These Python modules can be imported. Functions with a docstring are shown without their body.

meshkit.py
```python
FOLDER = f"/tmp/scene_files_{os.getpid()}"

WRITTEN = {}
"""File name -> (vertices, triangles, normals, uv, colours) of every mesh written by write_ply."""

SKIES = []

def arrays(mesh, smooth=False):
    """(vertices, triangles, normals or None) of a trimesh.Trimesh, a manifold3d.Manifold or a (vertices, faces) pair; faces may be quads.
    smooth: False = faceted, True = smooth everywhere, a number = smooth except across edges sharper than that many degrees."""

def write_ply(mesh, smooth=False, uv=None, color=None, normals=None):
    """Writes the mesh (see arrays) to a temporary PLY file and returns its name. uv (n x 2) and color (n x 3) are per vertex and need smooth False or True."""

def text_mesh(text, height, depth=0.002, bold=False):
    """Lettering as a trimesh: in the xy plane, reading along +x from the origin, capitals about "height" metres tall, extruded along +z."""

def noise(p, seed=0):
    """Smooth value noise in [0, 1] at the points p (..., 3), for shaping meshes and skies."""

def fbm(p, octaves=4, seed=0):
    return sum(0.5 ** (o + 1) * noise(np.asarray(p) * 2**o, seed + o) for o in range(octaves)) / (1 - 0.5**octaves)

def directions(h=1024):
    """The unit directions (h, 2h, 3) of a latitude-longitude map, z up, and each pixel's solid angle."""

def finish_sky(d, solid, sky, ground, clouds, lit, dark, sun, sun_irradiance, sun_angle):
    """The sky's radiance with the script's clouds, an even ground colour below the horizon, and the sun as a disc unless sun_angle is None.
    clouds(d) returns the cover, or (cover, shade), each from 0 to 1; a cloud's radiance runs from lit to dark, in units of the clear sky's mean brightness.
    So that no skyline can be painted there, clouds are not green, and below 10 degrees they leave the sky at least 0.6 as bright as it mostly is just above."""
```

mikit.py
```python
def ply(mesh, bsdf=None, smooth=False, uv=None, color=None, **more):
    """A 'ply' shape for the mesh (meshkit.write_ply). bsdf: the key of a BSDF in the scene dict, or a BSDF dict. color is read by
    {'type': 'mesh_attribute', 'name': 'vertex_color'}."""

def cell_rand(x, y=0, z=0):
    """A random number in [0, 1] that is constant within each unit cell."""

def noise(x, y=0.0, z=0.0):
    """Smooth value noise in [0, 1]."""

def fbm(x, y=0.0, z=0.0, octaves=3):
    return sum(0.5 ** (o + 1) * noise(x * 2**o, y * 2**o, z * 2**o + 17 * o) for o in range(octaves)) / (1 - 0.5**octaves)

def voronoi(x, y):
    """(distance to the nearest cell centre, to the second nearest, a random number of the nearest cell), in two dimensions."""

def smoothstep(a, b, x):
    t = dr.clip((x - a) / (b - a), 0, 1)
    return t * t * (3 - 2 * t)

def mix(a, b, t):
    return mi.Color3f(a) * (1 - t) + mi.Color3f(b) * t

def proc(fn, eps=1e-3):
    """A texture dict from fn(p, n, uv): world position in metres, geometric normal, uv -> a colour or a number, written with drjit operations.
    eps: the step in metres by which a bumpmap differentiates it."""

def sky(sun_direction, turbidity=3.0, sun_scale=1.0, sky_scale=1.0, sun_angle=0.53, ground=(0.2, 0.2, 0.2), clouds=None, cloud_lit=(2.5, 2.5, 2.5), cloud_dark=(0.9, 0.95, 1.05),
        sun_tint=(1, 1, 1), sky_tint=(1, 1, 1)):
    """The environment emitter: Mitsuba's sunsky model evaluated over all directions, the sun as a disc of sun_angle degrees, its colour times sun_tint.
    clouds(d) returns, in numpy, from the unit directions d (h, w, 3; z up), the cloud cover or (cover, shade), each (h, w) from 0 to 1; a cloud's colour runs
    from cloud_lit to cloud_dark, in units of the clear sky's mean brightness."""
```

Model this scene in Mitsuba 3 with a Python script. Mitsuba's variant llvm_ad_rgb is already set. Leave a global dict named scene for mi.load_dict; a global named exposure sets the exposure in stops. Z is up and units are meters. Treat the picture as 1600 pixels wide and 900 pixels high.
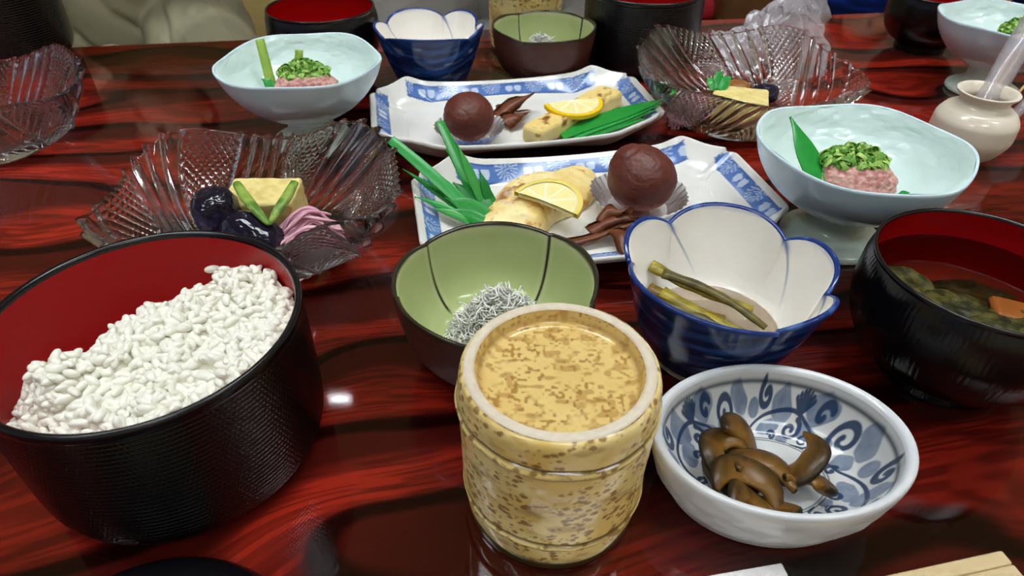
import math, random
import numpy as np, trimesh, drjit as dr, mitsuba as mi, manifold3d as m3
import mikit, meshkit
from mikit import noise, fbm, smoothstep, mix
from scipy.spatial import cKDTree
from scipy.interpolate import PchipInterpolator, CubicSpline
from shapely import contains_xy, Polygon, distance, points as shp_points, LineString, MultiLineString
T = mi.ScalarTransform4f
PI = math.pi
random.seed(7)
rng = np.random.default_rng(7)

# ------------------------------------------------------------------ camera, sky, lamps, exposure
scene, labels = {}, {}
pitch, roll = math.radians(38.2965), math.radians(0.5766)
eye = np.array([0, 0, 0.26])
fwd = np.array([0, math.cos(pitch), -math.sin(pitch)])
upc = np.array([0, math.sin(pitch), math.cos(pitch)])
upv = math.cos(roll) * upc - math.sin(roll) * np.array([1.0, 0, 0])
scene['camera'] = {'type': 'thinlens', 'fov': math.degrees(2 * math.atan(800 / 1033.34)), 'fov_axis': 'x', 'near_clip': 0.02, 'far_clip': 100.0,
                   'aperture_radius': 0.0007, 'focus_distance': 0.36,
                   'to_world': T().look_at(origin=eye.tolist(), target=(eye + fwd).tolist(), up=upv.tolist())}
exposure = 0.15
scene['sky'] = mikit.sky([-0.3, 0.75, 0.6], turbidity=4.0, sun_scale=0.0, sky_scale=1.0, ground=(0.25, 0.25, 0.22),
                         clouds=lambda d: (0.9 + 0 * d[..., 0], 0.25 + 0 * d[..., 0]), cloud_lit=(1.95, 2.35, 3.1), cloud_dark=(1.3, 1.6, 2.15))
LAMP = (77.0, 82.0, 85.0)
LAMP_SPOTS = [(-0.80, 2.10, .05, .012), (-1.12, 2.72, .05, .012), (1.00, 2.45, .05, .02), (1.25, 1.45, .06, .02), (0.55, 0.55, .55, .20), (-0.85, 0.35, .55, .20), (-1.30, -1.30, .40, .15), (0.40, -1.40, .40, .15), (1.60, -0.70, .40, .15)]   # x, y, half length, half width

# ------------------------------------------------------------------ helpers
def S(r, g, b, k=1.0):
    c = np.array([r, g, b], float) / 255
    return (np.where(c < 0.04045, c / 12.92, ((c + 0.055) / 1.055) ** 2.4) * k)

def rgb(c): return {'type': 'rgb', 'value': [float(x) for x in c]}
VC = {'type': 'mesh_attribute', 'name': 'vertex_color'}
def two(d): return {'type': 'twosided', 'bsdf': d}
def plastic(c, alpha=0.1, ior=1.5):
    if c is VC: return two({'type': 'principled', 'base_color': VC, 'roughness': math.sqrt(alpha), 'specular': 0.5 if ior > 1.45 else 0.35})
    return two({'type': 'roughplastic', 'diffuse_reflectance': c if isinstance(c, dict) else rgb(c), 'alpha': alpha, 'int_ior': ior, 'nonlinear': False})
def diffuse(c): return two({'type': 'diffuse', 'reflectance': c if isinstance(c, dict) else rgb(c)})

def mat(name, d): scene[name] = d
def tag(key, label=None, cat=None, group=None, kind=None):
    e = {}
    if label: e['label'] = label
    if cat: e['category'] = cat
    if group: e['group'] = group
    if kind: e['kind'] = kind
    labels[key] = e

def grid_faces(nv, nu, cu):
    i, j = np.meshgrid(np.arange(nv - 1), np.arange(nu if cu else nu - 1), indexing='ij')
    k = (j + 1) % nu
    a, b, c, d = i * nu + j, i * nu + k, (i + 1) * nu + k, (i + 1) * nu + j
    return np.concatenate([np.stack([a, b, c], -1).reshape(-1, 3), np.stack([a, c, d], -1).reshape(-1, 3)])

def grid(P, cu=True):
    """Mesh of a point grid (nv, nu, 3); u closed when cu."""
    P = np.asarray(P, float)
    return trimesh.Trimesh(P.reshape(-1, 3), grid_faces(P.shape[0], P.shape[1], cu), process=False)

def prof(pts, n):
    """Smooth resampling of a profile polyline by arc length."""
    p = np.asarray(pts, float)
    t = np.concatenate([[0], np.cumsum(np.linalg.norm(np.diff(p, axis=0), axis=1))])
    return PchipInterpolator(t, p)(np.linspace(0, t[-1], n))

def lathe(pts, n=60, nu=128, rmod=None, smooth_profile=True):
    p = prof(pts, n) if smooth_profile else np.asarray(pts, float)
    th = np.arange(nu) * 2 * PI / nu
    R, TH = np.meshgrid(p[:, 0], th, indexing='ij')
    Z = np.repeat(p[:, 1:2], nu, 1)
    if rmod is not None: R, Z = rmod(R, TH, Z)
    return grid(np.stack([R * np.cos(TH), R * np.sin(TH), Z], -1))

def orient(m):
    if m.volume < 0: m.invert()
    return m

def up_facing(m):
    if m.face_normals[:, 2].mean() < 0: m.invert()
    return m

def tube(pts, rad, sides=8, flat=1.0, up=(0, 0, 1)):
    p = np.asarray(pts, float); n = len(p)
    t = np.gradient(p, axis=0); t /= np.linalg.norm(t, axis=1, keepdims=True) + 1e-12
    a = np.cross(t, np.asarray(up, float)); bad = np.linalg.norm(a, axis=1) < 1e-3
    a[bad] = np.cross(t[bad], [1, 0.2, 0]); a /= np.linalg.norm(a, axis=1, keepdims=True)
    b = np.cross(a, t); ang = np.arange(sides) * 2 * PI / sides
    r = np.broadcast_to(rad, (n,))[:, None, None]
    P = p[:, None] + r * (np.cos(ang)[None, :, None] * a[:, None] + flat * np.sin(ang)[None, :, None] * b[:, None])
    P = np.concatenate([np.repeat(p[:1, None], sides, 1), P, np.repeat(p[-1:, None], sides, 1)])
    return orient(grid(P))

def blob(rad, sub=3, amp=0.1, freq=2.0, seed=0, power=1.0):
    m = trimesh.creation.icosphere(subdivisions=sub)
    v = np.array(m.vertices)
    if power != 1.0:
        v = np.sign(v) * np.abs(v) ** power; 
    d = (meshkit.fbm(np.array(m.vertices) * freq + 11.3 + seed * 3.7, 4, seed) - 0.5) * 2 * amp
    m.vertices = v * (1 + d[:, None]) * np.asarray(rad, float)
    return m

def rbox(sx, sy, sz, r):
    c = []
    for x in (-1, 1):
        for y in (-1, 1):
            for z in (-1, 1):
                c.append(m3.Manifold.sphere(r, 16).translate([x * (sx / 2 - r), y * (sy / 2 - r), z * (sz / 2 - r)]))
    h = m3.Manifold.batch_hull(c).to_mesh()
    return trimesh.Trimesh(h.vert_properties[:, :3], h.tri_verts, process=False)

def mound(outline, zfun, rings=26, thick=0.0, n=160, jitter=0.0, seed=0):
    """A solid over a plan outline: top height zfun(s, x, y) with s = 0 at the middle, 1 at the edge."""
    o = np.asarray(outline, float); q = np.vstack([o, o[:1]])
    t = np.concatenate([[0], np.cumsum(np.linalg.norm(np.diff(q, axis=0), axis=1))])
    cs = CubicSpline(t, q, bc_type='periodic') if len(o) > 4 else PchipInterpolator(t, q)
    e = cs(np.linspace(0, t[-1], n, endpoint=False)); c = e.mean(0)
    s = np.sin(np.linspace(0, PI / 2, rings))
    XY = c + s[:, None, None] * (e - c)
    Z = zfun(s[:, None] + 0 * XY[..., 0], XY[..., 0], XY[..., 1])
    top = np.concatenate([XY, Z[..., None]], -1)
    bot = top[::-1].copy(); bot[..., 2] = thick
    return orient(grid(np.concatenate([top, bot])))

def xf(m, loc=(0, 0, 0), rz=0.0, sc=1.0, rx=0.0, ry=0.0):
    M = trimesh.transformations
    a = M.translation_matrix(loc) @ M.rotation_matrix(rz, [0, 0, 1]) @ M.rotation_matrix(ry, [0, 1, 0]) @ M.rotation_matrix(rx, [1, 0, 0]) @ np.diag([sc, sc, sc, 1])
    m = m.copy(); m.apply_transform(a); return m

def W(loc=(0, 0, 0), rz=0.0, sc=1.0): return T().translate(list(loc)).rotate([0, 0, 1], math.degrees(rz)).scale(sc)
def put(key, mesh, bsdf, smooth=True, color=None, uv=None, to=None):
    if color is not None and np.ndim(color) == 1: color = np.tile(color, (len(mesh.vertices), 1))
    d = mikit.ply(mesh, bsdf, smooth, uv=uv, color=color)
    if to is not None: d['to_world'] = to
    scene[key] = d
    return key
def copy(root, new, loc, rz=0.0, sc=1.0):
    """A copy of a thing and its parts; the source was built at its own origin."""
    for k in [k for k in list(scene) if k == root or k.startswith(root + '__')]:
        scene[new + k[len(root):]] = {**scene[k], 'to_world': W(loc, rz, sc)}
def move(root, loc, rz=0.0, sc=1.0):
    for k in [k for k in scene if k == root or k.startswith(root + '__')]: scene[k]['to_world'] = W(loc, rz, sc)
def vcol(m): return np.array(m.vertices)
def lerp(a, b, t): t = np.asarray(t)[..., None]; return np.asarray(a) * (1 - t) + np.asarray(b) * t
def sstep(a, b, x): t = np.clip((x - a) / (b - a), 0, 1); return t * t * (3 - 2 * t)
def join(ms): return trimesh.util.concatenate(ms)
def nz(p, f, seed=0, o=4): return meshkit.fbm(np.asarray(p) * f + 31.7, o, seed)

# ------------------------------------------------------------------ materials
TA = math.radians(9.6)                      # the table's own direction
CA, SA = math.cos(TA), math.sin(TA)
FIGURE_AND_SHADE = [(.080, .215, .05, -.5), (.200, .200, .06, -.6), (.110, .145, .05, -.6), (-.100, .265, .055, -.55), (.17, .33, .05, -.4), (-.105, .190, .045, .7), (.155, .165, .03, .35), (-.14, .14, .04, .3), (-.40, .45, .12, .2), (.0, .45, .1, -.2)]   # dark and bright heartwood figures; the dark ones also paint in shade beside vessels: x, y, size, strength
def table_color(p, n, uv):
    u, v = p.x * CA + p.y * SA, -p.x * SA + p.y * CA
    w1, w2 = fbm(u * 3.2 + 3.1, v * 6.5 + 1.7, 0.3, 3), fbm(u * 6 - 2.2, v * 17, 5.1, 3)
    a = v * 40 + (w1 - 0.5) * 11 + (w2 - 0.5) * 2.2 - u * 2.0
    band = 0.5 + 0.5 * dr.sin(a * 2.4)
    band = smoothstep(0.15, 0.9, band)
    vein = smoothstep(0.90, 0.99, 0.5 + 0.5 * dr.sin(a * 2.4 + 2.2))
    streak = smoothstep(0.22, 0.78, noise(u * 60 + w1 * 16, v * 760 + w1 * 150, 2.0))
    fine = smoothstep(0.2, 0.8, noise(u * 24 + 4, v * 230 + w1 * 60, 7.0))
    t = dr.clip(0.16 + 0.84 * band * (0.45 + 0.75 * streak) * (0.55 + 0.6 * fine), 0, 1)
    c = mix((0.010, 0.0022, 0.0022), (0.29, 0.018, 0.009), t)
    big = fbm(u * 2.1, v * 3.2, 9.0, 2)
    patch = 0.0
    for x0, y0, r0, w0 in FIGURE_AND_SHADE: patch = patch + w0 * dr.exp(-(dr.square(p.x - x0) + dr.square(p.y - y0)) / (r0 * r0))
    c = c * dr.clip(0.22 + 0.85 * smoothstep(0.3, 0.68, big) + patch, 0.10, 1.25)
    return c * (1 - 0.82 * vein)
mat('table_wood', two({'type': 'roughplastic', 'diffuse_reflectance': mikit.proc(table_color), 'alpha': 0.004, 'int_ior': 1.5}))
def weave(p, n, uv):
    return dr.abs(dr.sin(uv.y * PI)) * 0.78 + 0.22 * dr.abs(dr.sin(uv.x * PI + 1.57 * dr.floor(uv.y)))
mat('black_weave', two({'type': 'bumpmap', 'arbitrary': mikit.proc(weave, eps=2e-4), 'scale': 0.00034,
                        'bsdf': {'type': 'roughplastic', 'diffuse_reflectance': rgb((0.003, 0.0025, 0.003)), 'alpha': 0.07}}))
mat('black_lacquer', plastic((0.004, 0.0035, 0.005), 0.07))
mat('red_lacquer', plastic(S(164, 7, 12), 0.2, 1.3))
mat('glaze', plastic(VC, 0.018))
mat('satin', plastic(VC, 0.22))
mat('moist', plastic(VC, 0.13, 1.4))
mat('matte', diffuse(VC))
mat('glass', {'type': 'dielectric', 'int_ior': 1.56, 'ext_ior': 1.0})
mat('broth_liquid', {'type': 'dielectric', 'int_ior': 1.33, 'ext_ior': 1.0, 'specular_transmittance': rgb((0.62, 0.48, 0.37))})
mat('thin_broth', {'type': 'dielectric', 'int_ior': 1.33, 'ext_ior': 1.0, 'specular_transmittance': rgb((0.92, 0.83, 0.74))})
mat('amber_liquid', {'type': 'dielectric', 'int_ior': 1.33, 'ext_ior': 1.0, 'specular_transmittance': rgb((0.92, 0.62, 0.25))})
mat('film', {'type': 'blendbsdf', 'weight': 0.40, 'a': {'type': 'thindielectric', 'int_ior': 1.45}, 'b': two({'type': 'roughplastic', 'diffuse_reflectance': rgb((0.60, 0.57, 0.62)), 'alpha': 0.12})})
mat('foil', two({'type': 'roughconductor', 'material': 'Al', 'alpha': 0.38}))
mat('rice_white', plastic((0.80, 0.785, 0.69), 0.09, 1.4))
mat('leaf_plastic', two({'type': 'principled', 'base_color': VC, 'roughness': 0.3, 'specular': 0.5}))
def tatami(p, n, uv):
    s = 0.5 + 0.5 * dr.sin(p.y * 900 + dr.floor(p.x / 0.9) * 3)
    return mix((0.36, 0.27, 0.10), (0.46, 0.36, 0.15), 0.4 * s + 0.6 * fbm(p.x * 4, p.y * 90, 0, 2))
mat('tatami_straw', diffuse(mikit.proc(tatami)))
mat('plaster', diffuse((0.74, 0.71, 0.64)))
mat('ceiling_board', diffuse((0.76, 0.73, 0.66)))
mat('pale_wood', plastic((0.42, 0.29, 0.16), 0.3))
def check(p, n, uv):
    a = dr.select(dr.sin(p.x * 520) > 0, 1.0, 0.0); b = dr.select(dr.sin((p.z + p.y * 0.6) * 520) > 0, 1.0, 0.0)
    return mix((0.32, 0.34, 0.37), (0.07, 0.08, 0.11), 0.5 * (a + b))
mat('check_cloth', diffuse(mikit.proc(check)))

# ------------------------------------------------------------------ the room
def box(key, lo, hi, bsdf, smooth=False):
    lo, hi = np.array(lo, float), np.array(hi, float)
    m = trimesh.creation.box(hi - lo); m.apply_translation((lo + hi) / 2); put(key, m, bsdf, smooth)
FZ, CZ = -0.33, 2.10
box('floor', (-3.2, -2.6, FZ - 0.08), (3.2, 4.2, FZ), 'pale_wood'); tag('floor', kind='structure')
k = 0
for i in range(7):
    for j in range(4):
        key = 'floor__tatami_mat' + ('' if k == 0 else '_%03d' % k); k += 1
        lo = np.array([-3.15 + 0.9 * i, -2.55 + 1.68 * j]); hi = lo + [0.894, 1.674]
        m = trimesh.creation.box([0.894, 1.674, 0.02]); m.apply_translation([*(lo + hi) / 2, FZ + 0.009]); put(key, m, 'tatami_straw', False)
box('ceiling', (-3.3, -2.7, CZ), (3.3, 4.3, CZ + 0.08), 'ceiling_board'); tag('ceiling', kind='structure')
box('wall_far', (-3.3, 4.2, FZ), (3.3, 4.3, CZ), 'plaster'); tag('wall_far', kind='structure')
box('wall_right', (3.2, -2.7, FZ), (3.3, 4.3, CZ), 'plaster'); tag('wall_right', kind='structure')
box('wall_left', (-3.3, 1.5, FZ), (-3.2, 4.2, CZ), 'plaster'); tag('wall_left', kind='structure')
box('wall_back', (-0.9, -2.7, FZ), (3.2, -2.6, CZ), 'plaster'); tag('wall_back', kind='structure')
box('trim_1', (-3.3, -2.7, 1.75), (-3.2, 1.5, CZ), 'pale_wood'); tag('trim_1', kind='structure')
box('trim_2', (-3.2, -2.7, 1.75), (-0.9, -2.6, CZ), 'pale_wood'); tag('trim_2', kind='structure')
for i, (x, y) in enumerate([(-3.25, -2.65), (-3.25, -0.6), (-1.0, -2.65)]):
    box('trim_%d' % (3 + i), (x - 0.05, y - 0.05, FZ), (x + 0.05, y + 0.05, 1.75), 'pale_wood'); tag('trim_%d' % (3 + i), kind='structure')
mat('lamp_housing', diffuse((0.7, 0.7, 0.7)))
for i, (x, y, la, lb) in enumerate(LAMP_SPOTS):
    key = 'ceiling_lamp' + ('' if i == 0 else '_%03d' % i)
    box(key + '__housing', (x - la - .02, y - lb - .02, CZ - 0.03), (x + la + .02, y + lb + .02, CZ), 'lamp_housing')
    m = trimesh.Trimesh([[x - la, y - lb, CZ - .032], [x - la, y + lb, CZ - .032], [x + la, y + lb, CZ - .032], [x + la, y - lb, CZ - .032]], [[0, 1, 2], [0, 2, 3]], process=False)
    put(key + '__diffuser', m, 'lamp_housing', False)
    scene[key + '__diffuser']['emitter'] = {'type': 'area', 'radiance': rgb(np.array(LAMP) * (1.0 if la < .1 else .17))}
    tag(key, '%s rectangular white lamp fixed to the ceiling' % ('small' if la < .1 else 'long wide'), 'ceiling lamp', 'small ceiling lamps' if la < .1 else 'wide ceiling lamps')

# ------------------------------------------------------------------ table
def tbl(u, v): return np.array([u * CA - v * SA, u * SA + v * CA])
def tbox(key, u0, u1, v0, v1, z0, z1, bsdf, r=0.004):
    m = rbox(u1 - u0, v1 - v0, z1 - z0, r)
    c = tbl((u0 + u1) / 2, (v0 + v1) / 2); put(key, xf(m, (*c, (z0 + z1) / 2), TA), bsdf, 30)
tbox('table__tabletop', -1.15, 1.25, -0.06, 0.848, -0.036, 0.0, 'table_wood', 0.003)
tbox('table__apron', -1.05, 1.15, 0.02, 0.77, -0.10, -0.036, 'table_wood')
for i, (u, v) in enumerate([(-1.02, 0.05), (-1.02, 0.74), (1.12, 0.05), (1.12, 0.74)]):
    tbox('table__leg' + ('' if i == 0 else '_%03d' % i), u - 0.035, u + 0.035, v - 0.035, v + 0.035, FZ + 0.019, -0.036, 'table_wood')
tag('table', 'long low table of glossy dark red lacquered wood with black grain', 'table')

# ------------------------------------------------------------------ black lacquer bowls
def uv_weave(m, nu_cells, pitch):
    v = vcol(m); return np.stack([np.arctan2(v[:, 1], v[:, 0]) / (2 * PI) * nu_cells, v[:, 2] / pitch], -1)
def bowl_black(root, outer, inner, rim, weave_cells, pitch, lining='red_lacquer'):
    m = lathe(outer, 90, 160); put(root + '__body', m, 'black_weave', True, uv=uv_weave(m, weave_cells, pitch))
    put(root + '__interior_lining', lathe(inner, 50, 128), lining, True)
    put(root + '__rim', lathe(rim, 14, 160), 'black_lacquer', True)
RB_OUT = [(0, .003), (.040, .003), (.0405, 0), (.0445, 0), (.050, .0015), (.0592, .007), (.0628, .017), (.0635, .034), (.0636, .076)]
RB_IN = [(.0608, .0785), (.0608, .03), (.055, .014), (.04, .009), (0, .008)]
RB_RIM = [(.0636, .076), (.0641, .0775), (.0640, .080), (.0630, .0812), (.0617, .0808), (.0608, .0785)]
bowl_black('rice_bowl', RB_OUT, RB_IN, RB_RIM, 190, .0023)
SB_OUT = [(0, .006), (.026, .006), (.027, 0), (.031, 0), (.0315, .007), (.043, .015), (.053, .030), (.0560, .045), (.0552, .060), (.0533, .068)]
SB_IN = [(.0512, .0690), (.0532, .056), (.0535, .044), (.049, .027), (.035, .014), (0, .010)]
SB_RIM = [(.0533, .068), (.0534, .0695), (.0527, .0706), (.0518, .0703), (.0512, .0690)]
bowl_black('soup_bowl', SB_OUT, SB_IN, SB_RIM, 120, .5)
for src, new, loc, rz, sc in [('rice_bowl', 'rice_bowl_001', (-.560, .735, 0), 1.0, 1.06), ('rice_bowl', 'rice_bowl_002', (.137, .738, 0), 2.0, .98),
                              ('soup_bowl', 'soup_bowl_001', (-.194, .690, 0), 0.5, 1.0), ('soup_bowl', 'soup_bowl_002', (.482, .800, 0), .9, .88)]:
    copy(src, new, loc, rz, sc)
RICE_C = np.array([-.1528, .2062]); SOUP_C = np.array([.2348, .2620])
move('rice_bowl', (*RICE_C, 0), 0.3); move('soup_bowl', (*SOUP_C, 0), 0)
tag('rice_bowl', 'large black lacquer bowl with red inside, filled with white rice', 'bowl')
tag('soup_bowl', 'black lacquer bowl with red inside holding miso soup, at the right edge', 'bowl')
tag('rice_bowl_001', 'black lacquer bowl at the far left corner behind the cropped glass dish', 'bowl')
tag('rice_bowl_002', 'tall black lacquer bowl standing right behind the far green bowl', 'bowl')
tag('soup_bowl_001', 'black bowl with red inside behind the far left footed bowl', 'bowl')
tag('soup_bowl_002', 'rounded black lacquer bowl at the far right beside the cropped footed bowl', 'bowl')

# rice
CH0, CHD = np.array([-.168, .210]), np.array([.853, -.522])
def rice_h(x, y):
    s = (x - CH0[0]) * CHD[0] + (y - CH0[1]) * CHD[1]
    h = np.where(s < 0, .0685 + 1.25 * s, .0685 + .006 * np.sin(np.clip(s / .05, 0, 1) * PI * .8))
    t = (x - CH0[0]) * -CHD[1] + (y - CH0[1]) * CHD[0]
    h = h - .005 * np.clip(t / .05, -1, 1.3) - .02 * np.clip((-t - .035) / .02, 0, 1) + (meshkit.fbm(np.stack([x * 70, y * 70, 0 * x], -1), 3, 3) - .5) * .017
    return np.clip(h, .016, .08)
g = trimesh.creation.icosphere(subdivisions=2); gv, gf = np.array(g.vertices), np.array(g.faces)
gv = gv * [.0035, .0018, .0016]; gv[:, 2] += -.12 * (gv[:, 0] ** 2) / .0034
def grains(n, where, seed):
    r = np.random.default_rng(seed); V, F = [], []
    for i in range(n):
        p = where(r); 
        if p is None: continue
        R = trimesh.transformations.euler_matrix(r.normal(0, .5), r.normal(0, .45), r.uniform(0, 2 * PI))[:3, :3]
        F.append(gf + len(V) * len(gv)); V.append((gv * r.uniform(.82, 1.12)) @ R.T + p)
    return trimesh.Trimesh(np.concatenate(V), np.concatenate(F), process=False)
def on_rice(r):
    a, q = r.uniform(0, 2 * PI), .0592 * math.sqrt(r.uniform())
    x, y = RICE_C[0] + q * math.cos(a), RICE_C[1] + q * math.sin(a)
    z = float(rice_h(np.array(x), np.array(y)))
    if z < .022: return None
    return np.array([x, y, z + r.uniform(-.0015, .0018)])
th = np.linspace(0, 2 * PI, 90, endpoint=False); q = np.linspace(0, .0595, 40)
X, Y = RICE_C[0] + q[:, None] * np.cos(th), RICE_C[1] + q[:, None] * np.sin(th)
heap = grid(np.stack([X, Y, rice_h(X, Y) - .001], -1))
put('cooked_rice', join([heap, grains(2000, on_rice, 5)]), 'rice_white', True)
tag('cooked_rice', 'heap of white boiled rice in the large black bowl with red inside', 'rice', kind='stuff')
for i, (p, rz) in enumerate([((-.1505, .2655, .0605), .3), ((-.1450, .2650, .0590), -.5)]):
    key = 'rice_grain' + ('' if i == 0 else '_%03d' % i)
    put(key, xf(trimesh.Trimesh(gv, gf, process=False), p, rz, 1.15, rx=.9), 'rice_white', True)
    tag(key, ['left', 'right'][i] + ' one of two rice grains stuck to the red inner wall above the rice', 'rice grain', 'rice grains on the bowl wall')

# soup: liquid, seaweed, fried tofu
put('miso_soup', up_facing(xf(lathe([(0, .0525), (.03, .0525), (.0530, .0525), (.0536, .0531)], 24, 96), (*SOUP_C, 0))), 'broth_liquid', True)
tag('miso_soup', 'clear brown miso soup in the black bowl at the right edge', 'soup')
def sheet(cx, cy, z, rx, ry, seed, amp=.004):
    a = np.linspace(0, 2 * PI, 48, endpoint=False)
    rr = .75 + .5 * nz(np.stack([np.cos(a), np.sin(a), 0 * a], -1), 1.6, seed)
    o = np.stack([cx + rx * rr * np.cos(a), cy + ry * rr * np.sin(a)], -1)
    m = mound(o, lambda s, x, y: z + .0016 + (nz(np.stack([x, y, 0 * x], -1), 130, seed) - .5) * amp - .0012 * s ** 6, 14, z - .0006, 64)
    return m
for i, (x, y, z, rx, ry) in enumerate([(.203, .268, .0522, .013, .017), (.216, .252, .0524, .017, .013), (.236, .241, .0524, .020, .010), (.232, .262, .0490, .022, .013), (.252, .229, .0524, .018, .009)]):
    m = sheet(x, y, z, rx, ry, 20 + i); v = vcol(m)
    key = 'seaweed_piece' + ('' if i == 0 else '_%03d' % i)
    put(key, m, 'moist', True, color=lerp(S(30, 31, 12), S(78, 74, 30), sstep(.35, .7, nz(v, 260, i))))
    tag(key, ['dark green seaweed piece farthest left', 'pale olive seaweed piece in the middle left', 'long dark seaweed piece near the front', 'dark green seaweed piece sunk behind the others', 'seaweed piece in front of the orange tofu slice'][i] + ' in the miso soup', 'seaweed', 'seaweed in the miso soup')
m = xf(rbox(.034, .018, .007, .003), (.252, .2460, .0505), -.35, ry=.06); put('fried_tofu_slice', m, 'moist', 30, color=None if False else None) if False else None
m = trimesh.Trimesh(m.vertices, m.faces, process=True); m = m.subdivide().subdivide(); put('fried_tofu_slice', m, 'moist', True, color=lerp(S(150, 88, 30), S(120, 60, 22), nz(vcol(m), 150)))
tag('fried_tofu_slice', 'orange-brown fried tofu slice floating in the miso soup', 'tofu')

# lid at the front edge
put('bowl_lid', lathe([(0, .0205), (.026, .0205), (.0275, .0215), (.0285, .026), (.031, .026), (.0315, .0195), (.045, .015), (.058, .006), (.0600, 0), (.0575, 0), (.05, .010), (.03, .0165), (0, .017)], 110, 160), 'black_lacquer', 40, to=W((-.128, .0850, 0)))
tag('bowl_lid', 'black lacquer bowl lid cut off by the bottom edge in front of the rice bowl', 'lid')

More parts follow.
